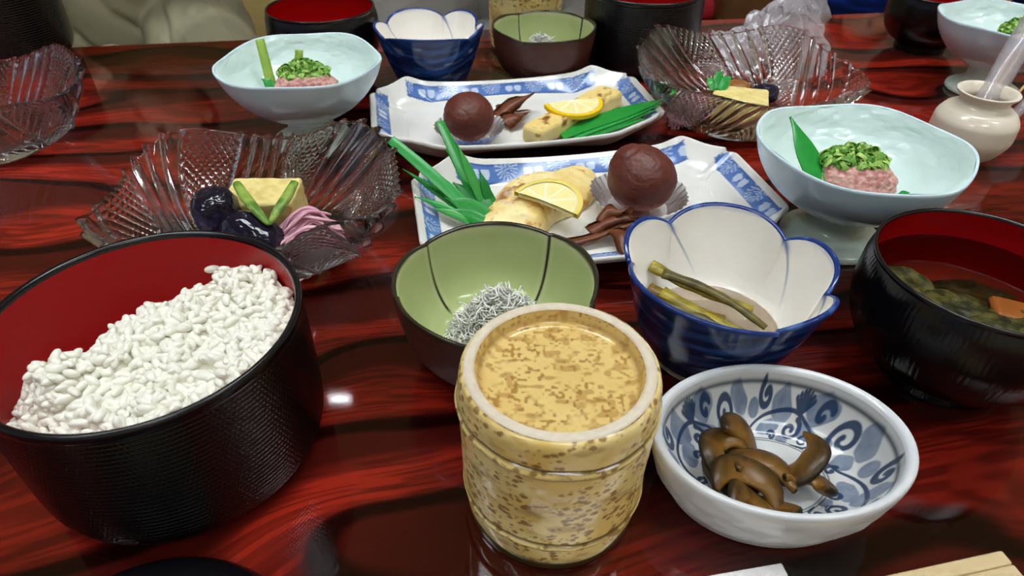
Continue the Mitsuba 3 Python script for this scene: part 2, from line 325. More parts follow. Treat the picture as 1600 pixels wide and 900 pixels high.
# ------------------------------------------------------------------ upside-down bamboo cup
def cup():
    p = prof([(.0370, .004), (.0380, .010), (.0386, .022), (.0389, .040), (.0394, .058), (.0396, .070), (.0391, .0770), (.0381, .0802), (.0368, .0814)], 240)
    nu = 560
    def rm(R, TH, Z):
        d = np.zeros_like(R)
        wob = .0006 * np.sin(TH * 3 + 1)
        for z0, w, a in ((.0672, .0007, .0010), (.0628, .0007, .0009), (.0195, .0007, .0010), (.0160, .0006, .0008)):
            d += a * np.exp(-((Z - z0 - wob) / w) ** 2)
        d -= .0011 * np.exp(-((Z - .065) / .0016) ** 2) + .0008 * np.exp(-((Z - .0178) / .0014) ** 2)
        for a0 in (-.62, 1.4, 3.5):
            dt = np.abs((TH - a0 + PI) % (2 * PI) - PI) * R
            d += .0010 * np.exp(-(dt / .0007) ** 2) * (Z < .0625) * (Z > .022)
        d += (meshkit.fbm(np.stack([np.cos(TH) * 3, np.sin(TH) * 3, Z * 60], -1), 3, 4) - .5) * .0014
        return R - d, Z
    m = lathe(p, 0, nu, rm, False); v = vcol(m)
    th_, z = np.arctan2(v[:, 1], v[:, 0]), v[:, 2]
    q = np.stack([np.cos(th_) * 11, np.sin(th_) * 11, z * 430], -1)
    r0 = np.random.default_rng(12); L_ = 2 * PI * .039
    def spots(n, lo, hi_, flat):
        a, b, rad = r0.uniform(0, L_, n), r0.uniform(0, .082, n), r0.uniform(lo, hi_, n)
        keep = meshkit.noise(np.stack([a * 90, b * 110, 0 * a], -1), 4) > .36; a, b, rad = a[keep], b[keep], rad[keep]
        tree = cKDTree(np.stack([a, b * flat], -1)); xy = np.stack([(th_ % (2 * PI)) * .039, z * flat], -1)
        wob = (meshkit.noise(np.stack([xy[:, 0] * 1500, xy[:, 1] * 1500, 0 * z], -1), 2) - .5) * .0005
        d_, i_ = tree.query(xy, k=3); return (1 - sstep(-.00035, .00025, (d_ + wob[:, None] - rad[i_]).min(1)))
    sp = spots(1300, .0006, .0018, 1.5) * .9; sp2 = np.maximum(spots(1500, .0003, .0008, 1.3) * .6, .45 * sstep(.55, .75, meshkit.fbm(q * [.35, .35, .45], 3, 8)))
    c = lerp(S(232, 211, 148), S(214, 184, 108), sstep(.3, .7, nz(v, 60, 2)))
    c = lerp(c, S(120, 74, 24), np.clip(np.maximum(sp, sp2) * .85, 0, 1))
    ln = sum(np.exp(-((z - z0 - .0006 * np.sin(th_ * 3 + 1)) / .00078) ** 2) for z0 in (.0672, .0628, .0195, .0160))
    for a0 in (-.62, 1.4, 3.5):
        dt = np.abs((th_ - a0 + PI) % (2 * PI) - PI) * .039; ln = ln + np.exp(-(dt / .0005) ** 2) * (z < .0625) * (z > .022)
    c = lerp(c, S(84, 62, 28), np.clip(ln * 1.3, 0, 1) * .92)
    put('bamboo_cup__body', m, 'glaze', True, color=c)
    put('bamboo_cup__foot_ring', (m := lathe(prof([(.0368, .0814), (.0358, .0820), (.0335, .0820), (.0325, .0812)], 12), 0, 200, None, False)), 'satin', True, color=lerp(S(214, 204, 186), S(190, 176, 152), nz(vcol(m), 400, 3)))
    m = lathe(prof([(.0325, .0812), (.0318, .0780), (.0304, .0758), (.0285, .0748), (.020, .0743), (0, .0741)], 110), 0, 360, None, False); v = vcol(m)
    r_ = np.hypot(v[:, 0], v[:, 1])
    q = v * 780; sp = sstep(.54, .74, meshkit.noise(q, 6)) * sstep(.25, .6, meshkit.noise(q * .25, 7))
    rr = np.stack([v[:, 0] * 260, v[:, 1] * 420, 0 * r_], -1)
    c = lerp(S(216, 192, 128), S(200, 168, 98), nz(v, 90, 5)); c = lerp(c, S(140, 96, 36), .75 * sp)
    c = lerp(c, S(150, 108, 48), .55 * sstep(.6, .8, meshkit.noise(rr, 9)))
    c = lerp(c, S(160, 124, 66), .7 * np.exp(-((r_ - .0312) / .0009) ** 2))
    put('bamboo_cup__base_recess', m, 'glaze', True, color=c)
    put('bamboo_cup__lip', (m := lathe(prof([(.0345, .006), (.0350, .0008), (.0362, 0), (.0374, .0006), (.0374, .004), (.0370, .0042)], 24), 0, 200, None, False)), 'glaze', True, color=S(58, 46, 20))
cup()
copy('bamboo_cup', 'bamboo_cup_001', (.012, .790, 0), 2.2, 1.06)
move('bamboo_cup', (.0185, .1795, 0))
tag('bamboo_cup', 'speckled yellow bamboo-shaped cup upside down in front of the green bowl', 'cup')
labels['bamboo_cup__foot_ring'] = {'label': 'unglazed pale foot ring'}
labels['bamboo_cup__lip'] = {'label': 'dark brown lip'}
tag('bamboo_cup_001', 'speckled yellow cup at the top edge behind the far green bowl', 'cup')

# ------------------------------------------------------------------ green bowl
SEAMS = [2.45, .95, -.35, -1.62, -2.85]
def seam_dist(th_):
    return np.min([np.abs((th_ - a + PI) % (2 * PI) - PI) for a in SEAMS], axis=0)
def green_rm(R, TH, Z):
    ph = np.zeros_like(TH); S_ = np.sort(np.array(SEAMS) % (2 * PI)); t = TH % (2 * PI)
    for i in range(5):
        a, b = S_[i], S_[(i + 1) % 5] + (2 * PI if i == 4 else 0)
        tt = np.where(t < a, t + 2 * PI, t); w = (tt >= a) & (tt < b); ph = np.where(w, (tt - a) / (b - a), ph)
    k_ = sstep(.015, .05, Z)
    return R * (1 + k_ * (.016 * (ph - .5) + .012 * np.sin(ph * PI) - .008)), Z + k_ * (.0022 * (np.sin(ph * PI)) - .001 + .0008 * np.sin(TH * 2 + .6))
def green_bowl():
    m = lathe([(0, .003), (.026, .003), (.027, 0), (.031, 0), (.0315, .004), (.041, .012), (.0485, .026), (.0518, .042), (.0528, .052)], 70, 240, green_rm); v = vcol(m)
    put('green_bowl__exterior', m, 'satin', True, color=lerp(S(58, 26, 19), S(78, 38, 28), nz(v, 80, 1)))
    m = lathe([(.0528, .052), (.0529, .0533), (.0522, .0543), (.0512, .0540), (.0505, .053)], 14, 240, green_rm)
    put('green_bowl__rim', m, 'glaze', True, color=S(44, 40, 28))
    m = lathe([(.0505, .053), (.0498, .044), (.0465, .027), (.039, .014), (.028, .0085), (0, .007)], 90, 520, green_rm); v = vcol(m)
    th_, z = np.arctan2(v[:, 1], v[:, 0]), v[:, 2]; d = seam_dist(th_) * np.hypot(v[:, 0], v[:, 1])
    c = lerp(S(164, 178, 118), S(174, 184, 132), nz(v, 60, 2))
    c = lerp(c, S(196, 196, 160), .75 * np.exp(-((.0535 - z) / .0035) ** 2)); c = lerp(c, S(186, 190, 146), .5 * np.exp(-((d - .0022) / .0012) ** 2) * (z > .014))
    c = lerp(c, S(40, 36, 22), np.exp(-(d / .0009) ** 4) * sstep(.0095, .013, z))
    c = lerp(c, S(60, 52, 34), sstep(.0525, .0535, z))
    put('green_bowl__interior', m, 'glaze', True, color=c)
green_bowl()
def whitebait(seed, n, rx, ry, h, z0):
    r = np.random.default_rng(seed); ms, cs = [], []
    for i in range(n):
        a, q = r.uniform(0, 2 * PI), math.sqrt(r.uniform()); x, y = rx * q * math.cos(a), ry * q * math.sin(a)
        z = z0 + h * (1 - q ** 1.6) * r.uniform(.5, 1.0); rho = r.uniform(.0025, .0075); sp = min(r.uniform(1.2, 3.4), .017 / rho)
        t = np.linspace(-sp / 2, sp / 2, 11); e1 = r.normal(size=3) * [1, 1, .45]; e1 /= np.linalg.norm(e1); e2 = np.cross(e1, r.normal(size=3) * [.5, .5, 1]); e2 /= np.linalg.norm(e2)
        p = np.array([x, y, z]) + rho * ((np.cos(t) - .8)[:, None] * e1 + np.sin(t)[:, None] * e2)
        m = tube(p, .00050 * np.array([.5, .8, .95, 1, 1, 1, .95, .9, .8, .9, 1.15]), 5); ms.append(m)
        cs.append(np.tile(lerp(S(228, 228, 222), S(178, 178, 172), r.uniform() ** 2), (len(m.vertices), 1)))
    return join(ms), np.concatenate(cs)
m, c = whitebait(1, 1300, .0280, .0255, .034, .0120)
put('whitebait', m, 'moist', True, color=c, to=W((-.006, .269, .0)))
tag('whitebait', 'heap of tiny white boiled whitebait in the near green bowl', 'whitebait', kind='stuff')
copy('green_bowl', 'green_bowl_001', (.0295, .690, 0), -.35); copy('whitebait', 'whitebait_001', (.027, .688, 0), 1.0, 1.0)
GB = (-.0083, .2690, 0); move('green_bowl', GB)
tag('green_bowl', 'dark brown bowl with light green inside holding whitebait, behind the upside-down cup', 'bowl')
tag('green_bowl_001', 'dark brown bowl with pale green inside, far side of the table behind the farther plate', 'bowl')
tag('whitebait_001', 'small white heap of whitebait showing in the far green bowl', 'whitebait', kind='stuff')

# ------------------------------------------------------------------ blue flower bowl
NOTCH = np.array([2.02, .62, -.42, -1.33, 3.02])
def petal_rm(R, TH, Z):
    N = np.sort(NOTCH % (2 * PI)); t = TH % (2 * PI); ph = np.zeros_like(t)
    for i in range(5):
        a, b = N[i], N[(i + 1) % 5] + (2 * PI if i == 4 else 0)
        tt = np.where(t < a, t + 2 * PI, t); w = (tt >= a) & (tt < b); ph = np.where(w, (tt - a) / (b - a), ph)
    k_ = sstep(.014, .062, Z) ** 1.2; bump = 1 - np.abs(2 * ph - 1) ** 2.4
    return R * (1 + k_ * (.10 * bump - .065 + .03 * (ph - .5))), Z + k_ * (.0075 * bump - .0050)
def flower_bowl():
    m = lathe([(.031, .004), (.0335, .0045), (.040, .016), (.0465, .034), (.0515, .052), (.0535, .0585)], 90, 300, petal_rm); v = vcol(m)
    th_ = np.arctan2(v[:, 1], v[:, 0]); q = np.stack([np.cos(th_) * 2.2, np.sin(th_) * 2.2, v[:, 2] * 220 + 1.2 * np.sin(th_ * 2)], -1)
    c = lerp(S(14, 30, 70), S(38, 72, 130), sstep(.35, .75, meshkit.fbm(q, 3, 2))); c = lerp(c, S(150, 165, 185), .5 * sstep(.62, .85, meshkit.fbm(q * [1.4, 1.4, .7] + 9, 3, 5)))
    c = lerp(c, S(16, 30, 72), .5 * sstep(.05, .058, v[:, 2]))
    put('flower_bowl__exterior', m, 'glaze', True, color=c)
    m = lathe([(.0535, .0585), (.0541, .0598), (.0535, .0610), (.0522, .0608), (.0512, .0598)], 16, 300, petal_rm); v = vcol(m)
    put('flower_bowl__rim', m, 'glaze', True, color=lerp(S(24, 48, 110), S(70, 100, 160), sstep(.5, .75, nz(v, 120, 3))))
    m = lathe([(.0512, .0598), (.0490, .050), (.0440, .034), (.036, .018), (.026, .0115), (0, .0095)], 110, 640, petal_rm); v = vcol(m)
    th_, z, r_ = np.arctan2(v[:, 1], v[:, 0]), v[:, 2], np.hypot(v[:, 0], v[:, 1])
    c = lerp(S(238, 235, 228), S(228, 224, 216), nz(v, 40, 3))
    tw = th_ + .022 * (.0545 - z) / .001 * .55
    d = np.min([np.abs((tw - a + PI) % (2 * PI) - PI) for a in NOTCH], axis=0) * r_
    c = lerp(c, S(96, 118, 152), np.exp(-(d / .0007) ** 2) * sstep(.018, .045, z) * .85); c = lerp(c, S(60, 92, 150), np.exp(-(d / .0018) ** 2) * sstep(.046, .053, z) * .8)
    c = lerp(c, S(120, 140, 180), sstep(.5975, .612, z * 10 + .002) * .3)
    put('flower_bowl__interior', m, 'glaze', True, color=c)
    m = lathe([(.031, .004), (.0335, .0045), (.0338, .0015), (.0330, 0), (.0305, 0), (.030, .0025), (0, .003)], 30, 160)
    put('flower_bowl__foot_ring', m, 'glaze', 40 if False else True, color=S(196, 194, 190))
flower_bowl()
copy('flower_bowl', 'flower_bowl_001', (-.0838, .6700, 0), .75, .98)
FB = np.array([.1115, .2760]); move('flower_bowl', (*FB, 0))
tag('flower_bowl', 'blue flower-shaped bowl with white inside holding pickled greens, behind the pickle dish', 'bowl')
labels['flower_bowl__foot_ring'] = {'label': 'white foot ring'}
tag('flower_bowl_001', 'blue flower-shaped bowl with white inside, far side of the table beside the far green bowl', 'bowl')
put('pickling_broth', up_facing(lathe([(0, .0175), (.02, .0175), (.0350, .0175), (.0356, .0178)], 20, 72)), 'thin_broth', True, to=W((*FB, 0)))
tag('pickling_broth', 'shallow brownish broth in the near blue flower-shaped bowl', 'broth')
stems = [((.0795, .3060, .0330), (.1330, .2800, .0235), .0044, 0), ((.0850, .2985, .0330), (.1360, .2655, .0230), .0036, 1), ((.0840, .2890, .0270), (.1390, .2530, .0210), .0042, 0),
         ((.0790, .2850, .0240), (.1260, .2500, .0200), .0040, 1), ((.0780, .2960, .0250), (.1170, .2750, .0205), .0040, 2), ((.0830, .2740, .0215), (.1170, .2470, .0190), .0036, 1), ((.0760, .2900, .0215), (.1050, .2600, .0185), .0040, 2)]
for i, (a, b, w, kind) in enumerate(stems):
    a, b = np.array(a) + [0, 0, .003], np.array(b) + [0, 0, .002]; t = np.linspace(0, 1, 28)[:, None]
    p = a + (b - a) * t + np.array([.0025, .003, .0016]) * np.sin(t * PI) * (1 if i % 2 else -.5)
    m = tube(p, w * (1 - .35 * t[:, 0]) * (1 + .08 * np.sin(t[:, 0] * 23 + i)), 12, .6); v = vcol(m)
    lo, hi = [(S(112, 100, 26), S(158, 142, 48)), (S(58, 52, 18), S(96, 84, 28)), (S(96, 76, 18), S(128, 98, 26))][kind]
    key = 'pickled_stem' + ('' if i == 0 else '_%03d' % i)
    put(key, m, 'moist', True, color=lerp(lo, hi, sstep(.3, .7, nz(v * [1, 1, 1], 240, i))))
    tag(key, ['thick yellow-green pickled stem on top at the back', 'dark olive pickled stem crossing the top of the pile', 'yellow-green pickled stem at the front of the pile', 'dark olive pickled stem low at the left', 'amber pickled stem in the middle underneath', 'dark olive pickled stem nearest the front wall', 'short amber pickled stem farthest left'][i] + ', near blue flower bowl', 'pickled greens', 'pickled stems in the blue bowl')

# ------------------------------------------------------------------ pickle dish with scrolls
DA, DB, DPH = .0562, .0420, .045
DC = np.array([.1166, .1848])
def oval(R, TH, Z):
    k_ = sstep(0, .02, R) 
    return R * (1 / np.sqrt((np.cos(TH) / DA) ** 2 + (np.sin(TH) / DB) ** 2) / .05) * (1 + .025 * np.cos(TH * 2 - 1.9) * 0 + .02 * np.sin(TH + .4)), Z
def dish():
    def om(R, TH, Z):
        R, Z = oval(R, TH, Z); k_ = sstep(.003, .008, Z) * (1 - sstep(.024, .030, Z))
        fac = meshkit.fbm(np.stack([np.cos(TH) * 5, np.sin(TH) * 5, Z * 120], -1), 2, 6) - .5
        return R * (1 + k_ * .045 * fac), Z
    m = lathe([(0, .002), (.034, .002), (.035, 0), (.0385, 0), (.041, .004), (.0458, .014), (.0486, .0240), (.0500, .0310), (.0502, .0340), (.0490, .0360), (.0470, .0356), (.0456, .0336)], 90, 260, om); v = vcol(m)
    put('pickle_dish__exterior', m, 'glaze', True, color=lerp(S(214, 214, 214), S(190, 196, 204), nz(v, 70, 2)))
    nu, nv = 620, 190
    p = prof([(.0456, .0336), (.0446, .0285), (.0408, .0185), (.0355, .0105), (.028, .0068), (0, .0058)], nv)
    m = lathe(p, 0, nu, oval, False); v = vcol(m)
    TH = np.tile(np.arange(nu) * 2 * PI / nu, nv); R = np.repeat(p[:, 0], nu)
    x, y = TH * .040, R                                  # unrolled: along the rim, from the middle outwards
    Lw = 2 * PI * .040; lines, fat, polys = [], [], []
    N = 4; step = Lw / N; G = 1.25
    for i in range(-1, N + 1):
        o = i * step
        def P(pts): return [(o + a * G, b) for a, b in pts]
        def spiral(cx, cy, r0, a0, turns, sgn):
            t = np.linspace(0, 1, 40); rr = r0 * (1 - .8 * t); aa = a0 + sgn * turns * 2 * PI * t
            r0 *= 1.25; rr = r0 * (1 - .8 * t); return [(o + cx * G + q_ * math.cos(a_), cy + q_ * math.sin(a_)) for q_, a_ in zip(rr, aa)]
        stem = [(0, .030), (.008, .0275), (.016, .030), (.022, .036), (.030, .0395), (.040, .0375), (step / G, .030)]
        t = np.linspace(0, 1, 40); st = PchipInterpolator([s_[0] * G for s_ in stem], [s_[1] for s_ in stem])
        lines.append([(o + s_ * step, float(st(s_ * step))) for s_ in t])
        fat.append(spiral(.010, .0380, .0046, -1.2, 1.25, 1)); fat.append(spiral(.0285, .0325, .0042, 1.9, 1.2, 1)); fat.append(spiral(.042, .0420, .0028, .8, 1.0, -1))
        lines.append(spiral(.0205, .0295, .0030, 2.2, 1.0, -1)); lines.append(P([(.016, .030), (.018, .026), (.024, .0245)]))
        polys.append(Polygon(P([(.016, .0425), (.021, .0440), (.0265, .0425), (.0240, .0395), (.0215, .0375), (.0190, .0395)])))
        polys.append(Polygon(P([(.031, .0385), (.035, .0440), (.0385, .0415), (.0375, .0375), (.0350, .0350), (.0325, .0355)])))
        polys.append(Polygon(P([(.034, .0335), (.038, .0350), (.0425, .0330), (.0455, .0290), (.0415, .0285), (.0370, .0300)])))
        polys.append(Polygon(P([(.0045, .0285), (.0065, .0335), (.0035, .0360), (.0005, .0335), (.0015, .0300)])))
        polys.append(shp_points(o + .0135 * G, .0330).buffer(.0022)); polys.append(shp_points(o + .047 * G, .0385).buffer(.0020))
        polys.append(Polygon(P([(.0005, .0405), (.0040, .0440), (.0080, .0435), (.0060, .0415), (.0045, .0385), (.0015, .0375)])))
        polys.append(Polygon(P([(.0175, .0335), (.0215, .0355), (.0245, .0370), (.0255, .0335), (.0230, .0310), (.0200, .0310)])))
        polys.append(Polygon(P([(.0075, .0255), (.0120, .0280), (.0150, .0265), (.0125, .0248)]))); polys.append(Polygon(P([(.0265, .0255), (.0300, .0285), (.0345, .0270), (.0310, .0250)])))
        fat.append(spiral(.0200, .0405, .0026, 2.6, .8, -1)); fat.append(spiral(.0365, .0275, .0024, .4, 1.0, 1)); fat.append(spiral(.0015, .0270, .0026, 1.2, .9, -1))
        for a_ in np.linspace(-.7, .7, 7): lines.append([(o + .0275 * G + .0012 * math.sin(a_), .0385 + .0012 * math.cos(a_)), (o + .0275 * G + .0058 * math.sin(a_), .0382 + .0058 * math.cos(a_))])
    pt = shp_points(x, y); dl = distance(pt, MultiLineString(lines)); df = distance(pt, MultiLineString(fat))
    band = R > .0245
    ink = np.maximum(1 - sstep(.00045, .00085, dl), 1 - sstep(.0008, .0013, df)) * band
    fill = np.zeros(len(x))
    for pg in polys:
        b = pg.buffer(-.0009).buffer(.0017); dd = distance(pt, b); fill = np.maximum(fill, 1 - sstep(0, .0006, dd))
    fill *= band
    ring = np.maximum.reduce([np.exp(-((R - r_) / .00035) ** 2) for r_ in (.0252, .0239)] + [np.exp(-((R - .0446) / .0004) ** 2)])
    base = lerp(S(204, 204, 200), S(188, 191, 193), nz(v, 60, 4))
    wash = .55 + .45 * nz(np.stack([x, y, 0 * x], -1), 300, 5)
    c = lerp(base, S(50, 80, 120), fill * np.clip(wash, 0, 1) * .9); c = lerp(c, S(32, 54, 86), ink * .95); c = lerp(c, S(36, 46, 60), ring * .85)
    put('pickle_dish__interior', m, 'glaze', True, color=c)
dish(); move('pickle_dish', (*DC, 0), DPH)
tag('pickle_dish', 'shallow white dish with blue scroll pattern holding brown pickles, at the front right', 'dish')
labels['pickle_dish__interior'] = {'label': 'inside painted with blue scrolls, leaves and rings'}
def crescent(R, arc, w, th_, seed):
    t = np.linspace(-arc / 2, arc / 2, 30); sides = 14; ang = np.arange(sides) * 2 * PI / sides
    taper = np.clip(1.15 * np.cos(t / arc * PI * .96), .10, 1) ** .75
    P, D = [], []
    for a, k_ in zip(t, taper):
        o = np.stack([np.cos(ang) * w * k_, np.sin(ang) * th_ * (.55 + .45 * k_)], -1)
        rr = R + o[:, 0]; P.append(np.stack([rr * math.cos(a), rr * math.sin(a), o[:, 1] + .0009 * math.sin(a * 3 + seed)], -1)); D.append(o[:, 0] / (w * k_))
    P = [np.repeat(P[0].mean(0)[None], sides, 0)] + P + [np.repeat(P[-1].mean(0)[None], sides, 0)]; D = [D[0]] + D + [D[-1]]
    return orient(grid(np.array(P))), np.concatenate(D)
slices = [((.0905, .1905, .0150), .0075, 3.4, .0050, .0030, 2.6, .15, -.2), ((.1090, .1990, .0160), .0095, 2.7, .0055, .0032, 1.1, .55, .2), ((.1065, .1930, .0110), .0085, 2.6, .0046, .0028, .6, -.1, .1),
          ((.1110, .1850, .0170), .0095, 2.5, .0055, .0030, 1.5, .25, .15), ((.1020, .1760, .0165), .0100, 2.6, .0055, .0030, 1.35, .2, -.1), ((.1010, .1655, .0160), .0080, 2.9, .0048, .0030, 1.5, .35, .05),
          ((.1130, .1650, .0140), .0068, 2.8, .0046, .0030, .9, -.25, .3), ((.1310, .1800, .0130), .0085, 2.8, .0050, .0032, -1.2, .3, -.2), ((.1330, .1770, .0160), .0060, 3.0, .0046, .0030, .8, -.3, .4), ((.0950, .1760, .0110), .0100, 2.0, .0032, .0022, -2.2, 0, .1)]
PICK = ['brown pickle slice farthest left', 'brown pickle slice farthest back', 'brown pickle slice lying low behind the middle one', 'brown pickle slice in the middle of the pile', 'large brown pickle slice left of the middle, on top', 'brown pickle slice at the front left of the pile',
        'small brown pickle slice nearest the front rim', 'brown pickle slice farthest right, lying low', 'curled brown pickle slice on top of the rightmost one', 'thin brown pickle slice underneath at the left']
for i, (p, R, arc, w, th_, rz, rx, ry) in enumerate(slices):
    m, d = crescent(R * 1.12, min(arc * 1.3, 4.4), w * 1.0, th_ * .75, i); v = vcol(m)
    c = lerp(S(92, 62, 20), S(62, 42, 14), sstep(.3, .7, nz(v, 260, i))); c = lerp(c, S(38, 30, 12), sstep(.45, .95, d)); c = lerp(c, S(140, 100, 40), .45 * sstep(.2, -.7, d))
    q = np.array(p); key = 'pickle_slice' + ('' if i == 0 else '_%03d' % i)
    m = xf(m, (0, 0, 0), rz, 1.24, rx=rx * 1.5 + .12 * ((i % 3) - 1), ry=ry * 1.5); m.apply_translation(q - [R * 1.3 * math.cos(rz), R * 1.3 * math.sin(rz), -.003])
    put(key, m, 'moist', True, color=c)
    tag(key, PICK[i] + ', scroll dish', 'pickle', 'pickle slices in the scroll dish')

# ------------------------------------------------------------------ footed celadon bowls
def footed():
    def rm(R, TH, Z):
        k_ = sstep(.045, .0725, Z); return R * (1 + k_ * (.014 * np.cos(5 * TH + .4) + .006 * np.sin(2 * TH))), Z + k_ * (.0012 * np.cos(5 * TH + 1.2) + .0010 * np.sin(2 * TH + 1))
    def rmi(R, TH, Z):
        R, Z = rm(R, TH, Z); w = meshkit.fbm(np.stack([np.cos(TH) * 3.5, np.sin(TH) * 3.5, Z * 130], -1), 3, 9) - .5
        return R + .0030 * w * sstep(.03, .05, Z), Z + .0008 * w * (Z < .05)
    m = lathe([(0, .0245), (.016, .0245), (.026, .0272), (.040, .0345), (.052, .0450), (.0610, .0580), (.0652, .0690), (.0660, .0715), (.0655, .0728), (.0640, .0722)], 90, 260, rm); v = vcol(m)
    put('footed_bowl__bowl', m, 'glaze', True, color=lerp(S(206, 226, 234), S(196, 220, 230), nz(v, 50, 1)))
    m = lathe([(.0640, .0722), (.0625, .0690), (.0580, .0580), (.0490, .0468), (.037, .0372), (.024, .0315), (0, .0295)], 90, 320, rmi); v = vcol(m)
    put('footed_bowl__interior', m, 'glaze', True, color=lerp(S(212, 230, 228), S(198, 220, 214), nz(v, 45, 2)))
    m = lathe([(.0215, .0262), (.0190, .0215), (.0195, .0150), (.0240, .0095), (.0310, .0062), (.0338, .0042), (.0342, .0015), (.0330, 0), (.030, 0), (.026, .003), (0, .006)], 60, 180); v = vcol(m)
    put('footed_bowl__pedestal', m, 'glaze', True, color=lerp(S(214, 230, 220), S(204, 222, 212), nz(v, 60, 3)))
footed()
FR, FL, FF = np.array([.2232, .3904]), np.array([-.1745, .5336]), np.array([.4835, .6680])
copy('footed_bowl', 'footed_bowl_001', (*FL, 0), 1.3); copy('footed_bowl', 'footed_bowl_002', (*FF, 0), 2.9); move('footed_bowl', (*FR, 0))
tag('footed_bowl', 'pale blue-green footed bowl with minced tuna, beside the nearer long plate', 'bowl')
tag('footed_bowl_001', 'pale blue-green footed bowl with minced tuna, behind the round glass bowl on the left', 'bowl')
tag('footed_bowl_002', 'pale blue-green footed bowl cropped by the right edge behind the cream vase', 'bowl')
def tuna_mesh(seed):
    m = blob((.0265, .0185, .0160), 5, .14, 1.6, seed); v = np.array(m.vertices); n_ = np.array(m.vertex_normals)
    m.vertices = v + n_ * ((nz(v, 420, seed, 3) - .5) * .0028)[:, None]
    v = np.array(m.vertices); v[:, 2] = np.maximum(v[:, 2], -.011); m.vertices = v
    c = lerp(S(178, 118, 112), S(206, 160, 150), sstep(.35, .65, nz(v, 380, seed + 3))); return m, lerp(c, S(150, 88, 84), .6 * sstep(.55, .75, nz(v, 240, seed + 6)))
def ring_mesh(r, h, w, sides=14):
    p = [(r, -h), (r, h), (r - w, h), (r - w, -h), (r, -h)]
    return lathe(p, 5, sides, None, False)
def scallions(seed, n, rx, ry, z0, hz):
    r = np.random.default_rng(seed); ms, cs = [], []
    for i in range(n):
        a, q = r.uniform(0, 2 * PI), math.sqrt(r.uniform()); R = r.uniform(.0018, .0042)
        m = ring_mesh(R, r.uniform(.0007, .0015), .0007); m.vertices = m.vertices * [1, r.uniform(.6, 1), 1]
        m = xf(m, (rx * q * math.cos(a), ry * q * math.sin(a), z0 + hz * (1 - q * q) * r.uniform(.4, 1)), r.uniform(0, 6), 1, r.uniform(-1.2, 1.2), r.uniform(-1.2, 1.2)); ms.append(m)
        cs.append(np.tile(lerp(S(70, 132, 34), S(176, 206, 110), r.uniform() ** 1.4), (len(m.vertices), 1)))
    return join(ms), np.concatenate(cs)
def leaf(pts, w, z_off=0, thick=.0004, n=22, up=(0, 0, 1), tipw=.08, basew=.8):
    """One blade along a 3-D polyline, with thickness."""
    p = np.asarray(pts, float); t = np.linspace(0, 1, len(p)); p = PchipInterpolator(t, p)(np.linspace(0, 1, n)); t = np.linspace(0, 1, n)
    tg = np.gradient(p, axis=0); side = np.cross(tg, up); side /= np.linalg.norm(side, axis=1, keepdims=True); nn = np.cross(side, tg); nn /= np.linalg.norm(nn, axis=1, keepdims=True)
    ww = w * np.where(t < .45, basew + (1 - basew) * sstep(0, .45, t), 1 - (1 - tipw) * sstep(.45, 1.02, t) ** 1.1) / 2
    L, R = p - side * ww[:, None], p + side * ww[:, None]
    P = np.stack([L + nn * thick, p + nn * thick * 2.2, R + nn * thick, R - nn * thick, p - nn * thick * .2, L - nn * thick], 1)
    P = np.concatenate([np.repeat(P[:1].mean(1, keepdims=True), 6, 1), P, np.repeat(P[-1:].mean(1, keepdims=True), 6, 1)])
    return orient(grid(P))
GREEN = [S(22, 132, 44), S(34, 150, 62), S(60, 150, 66), S(16, 112, 44)]
for i, (C_, z, rz, tn) in enumerate([(FR + [-.001, -.005], .0490, -.12, 0), (FL + [.004, -.006], .0500, .05, 1), (FF + [.010, -.008], .0500, .3, 2)]):
    sfx = '' if i == 0 else '_%03d' % i; wh = ['near right', 'far left', 'cropped far right'][i]
    m, c = tuna_mesh(i); put('minced_tuna' + sfx, m, 'moist', True, color=c, to=W((*C_, z), rz)); tag('minced_tuna' + sfx, 'oval lump of pink minced tuna in the %s footed bowl' % wh, 'tuna')
    m, c = scallions(30 + i, 260, .0200, .0135, .0115, .0105); put('chopped_scallions' + sfx, m, 'moist', 40 if False else True, color=c, to=W((*(C_ + [-.001, .004]), z), rz)); tag('chopped_scallions' + sfx, 'heap of chopped green scallions on the tuna in the %s footed bowl' % wh, 'scallions', kind='stuff')
# zigzag plastic leaves in the footed bowls
def leaf_sheet(base, tips, thick=.00045):
    ms = []
    for p0, p1, w in tips: ms.append(leaf([p0, np.array(p0) * .45 + np.array(p1) * .55 + [0, 0, .0015], p1], w, thick=thick, up=base))
    return ms
fr3 = lambda x, y, z: (x, y, z)
def divider(key, blades, label, up):
    for j, (p0, p1, w, *tw) in enumerate(blades):
        mid = (np.array(p0) + np.array(p1)) / 2 + np.array([0, 0, .002])
        m = leaf([p0, mid, p1], w, up=up, tipw=tw[0] if tw else .08); v = vcol(m)
        put(key + '__blade' + ('' if j == 0 else '_%03d' % j), m, 'leaf_plastic', True, color=lerp(GREEN[j % 4], S(70, 170, 90), .25 * nz(v, 300, j)))
    tag(key, label, 'leaf divider')
divider('plastic_leaf', [((.2000, .3690, .0430), (.1840, .4170, .0780), .018), ((.2060, .3690, .0430), (.1945, .4040, .0600), .018), ((.2110, .3680, .0430), (.2050, .3960, .0560), .018), ((.2020, .3720, .0430), (.1900, .4030, .0640), .018), ((.2400, .3590, .0450), (.2480, .3640, .0520), .009)],
        'green plastic leaf standing in the near right footed bowl beside the tuna', (.4, -1, .3))
divider('plastic_leaf_001', [((-.1960, .5280, .0455), (-.2080, .5330, .0560), .008), ((-.1500, .5230, .0470), (-.1350, .5230, .0540), .009)], 'green plastic leaf under the tuna in the far left footed bowl', (.2, -1, .4))
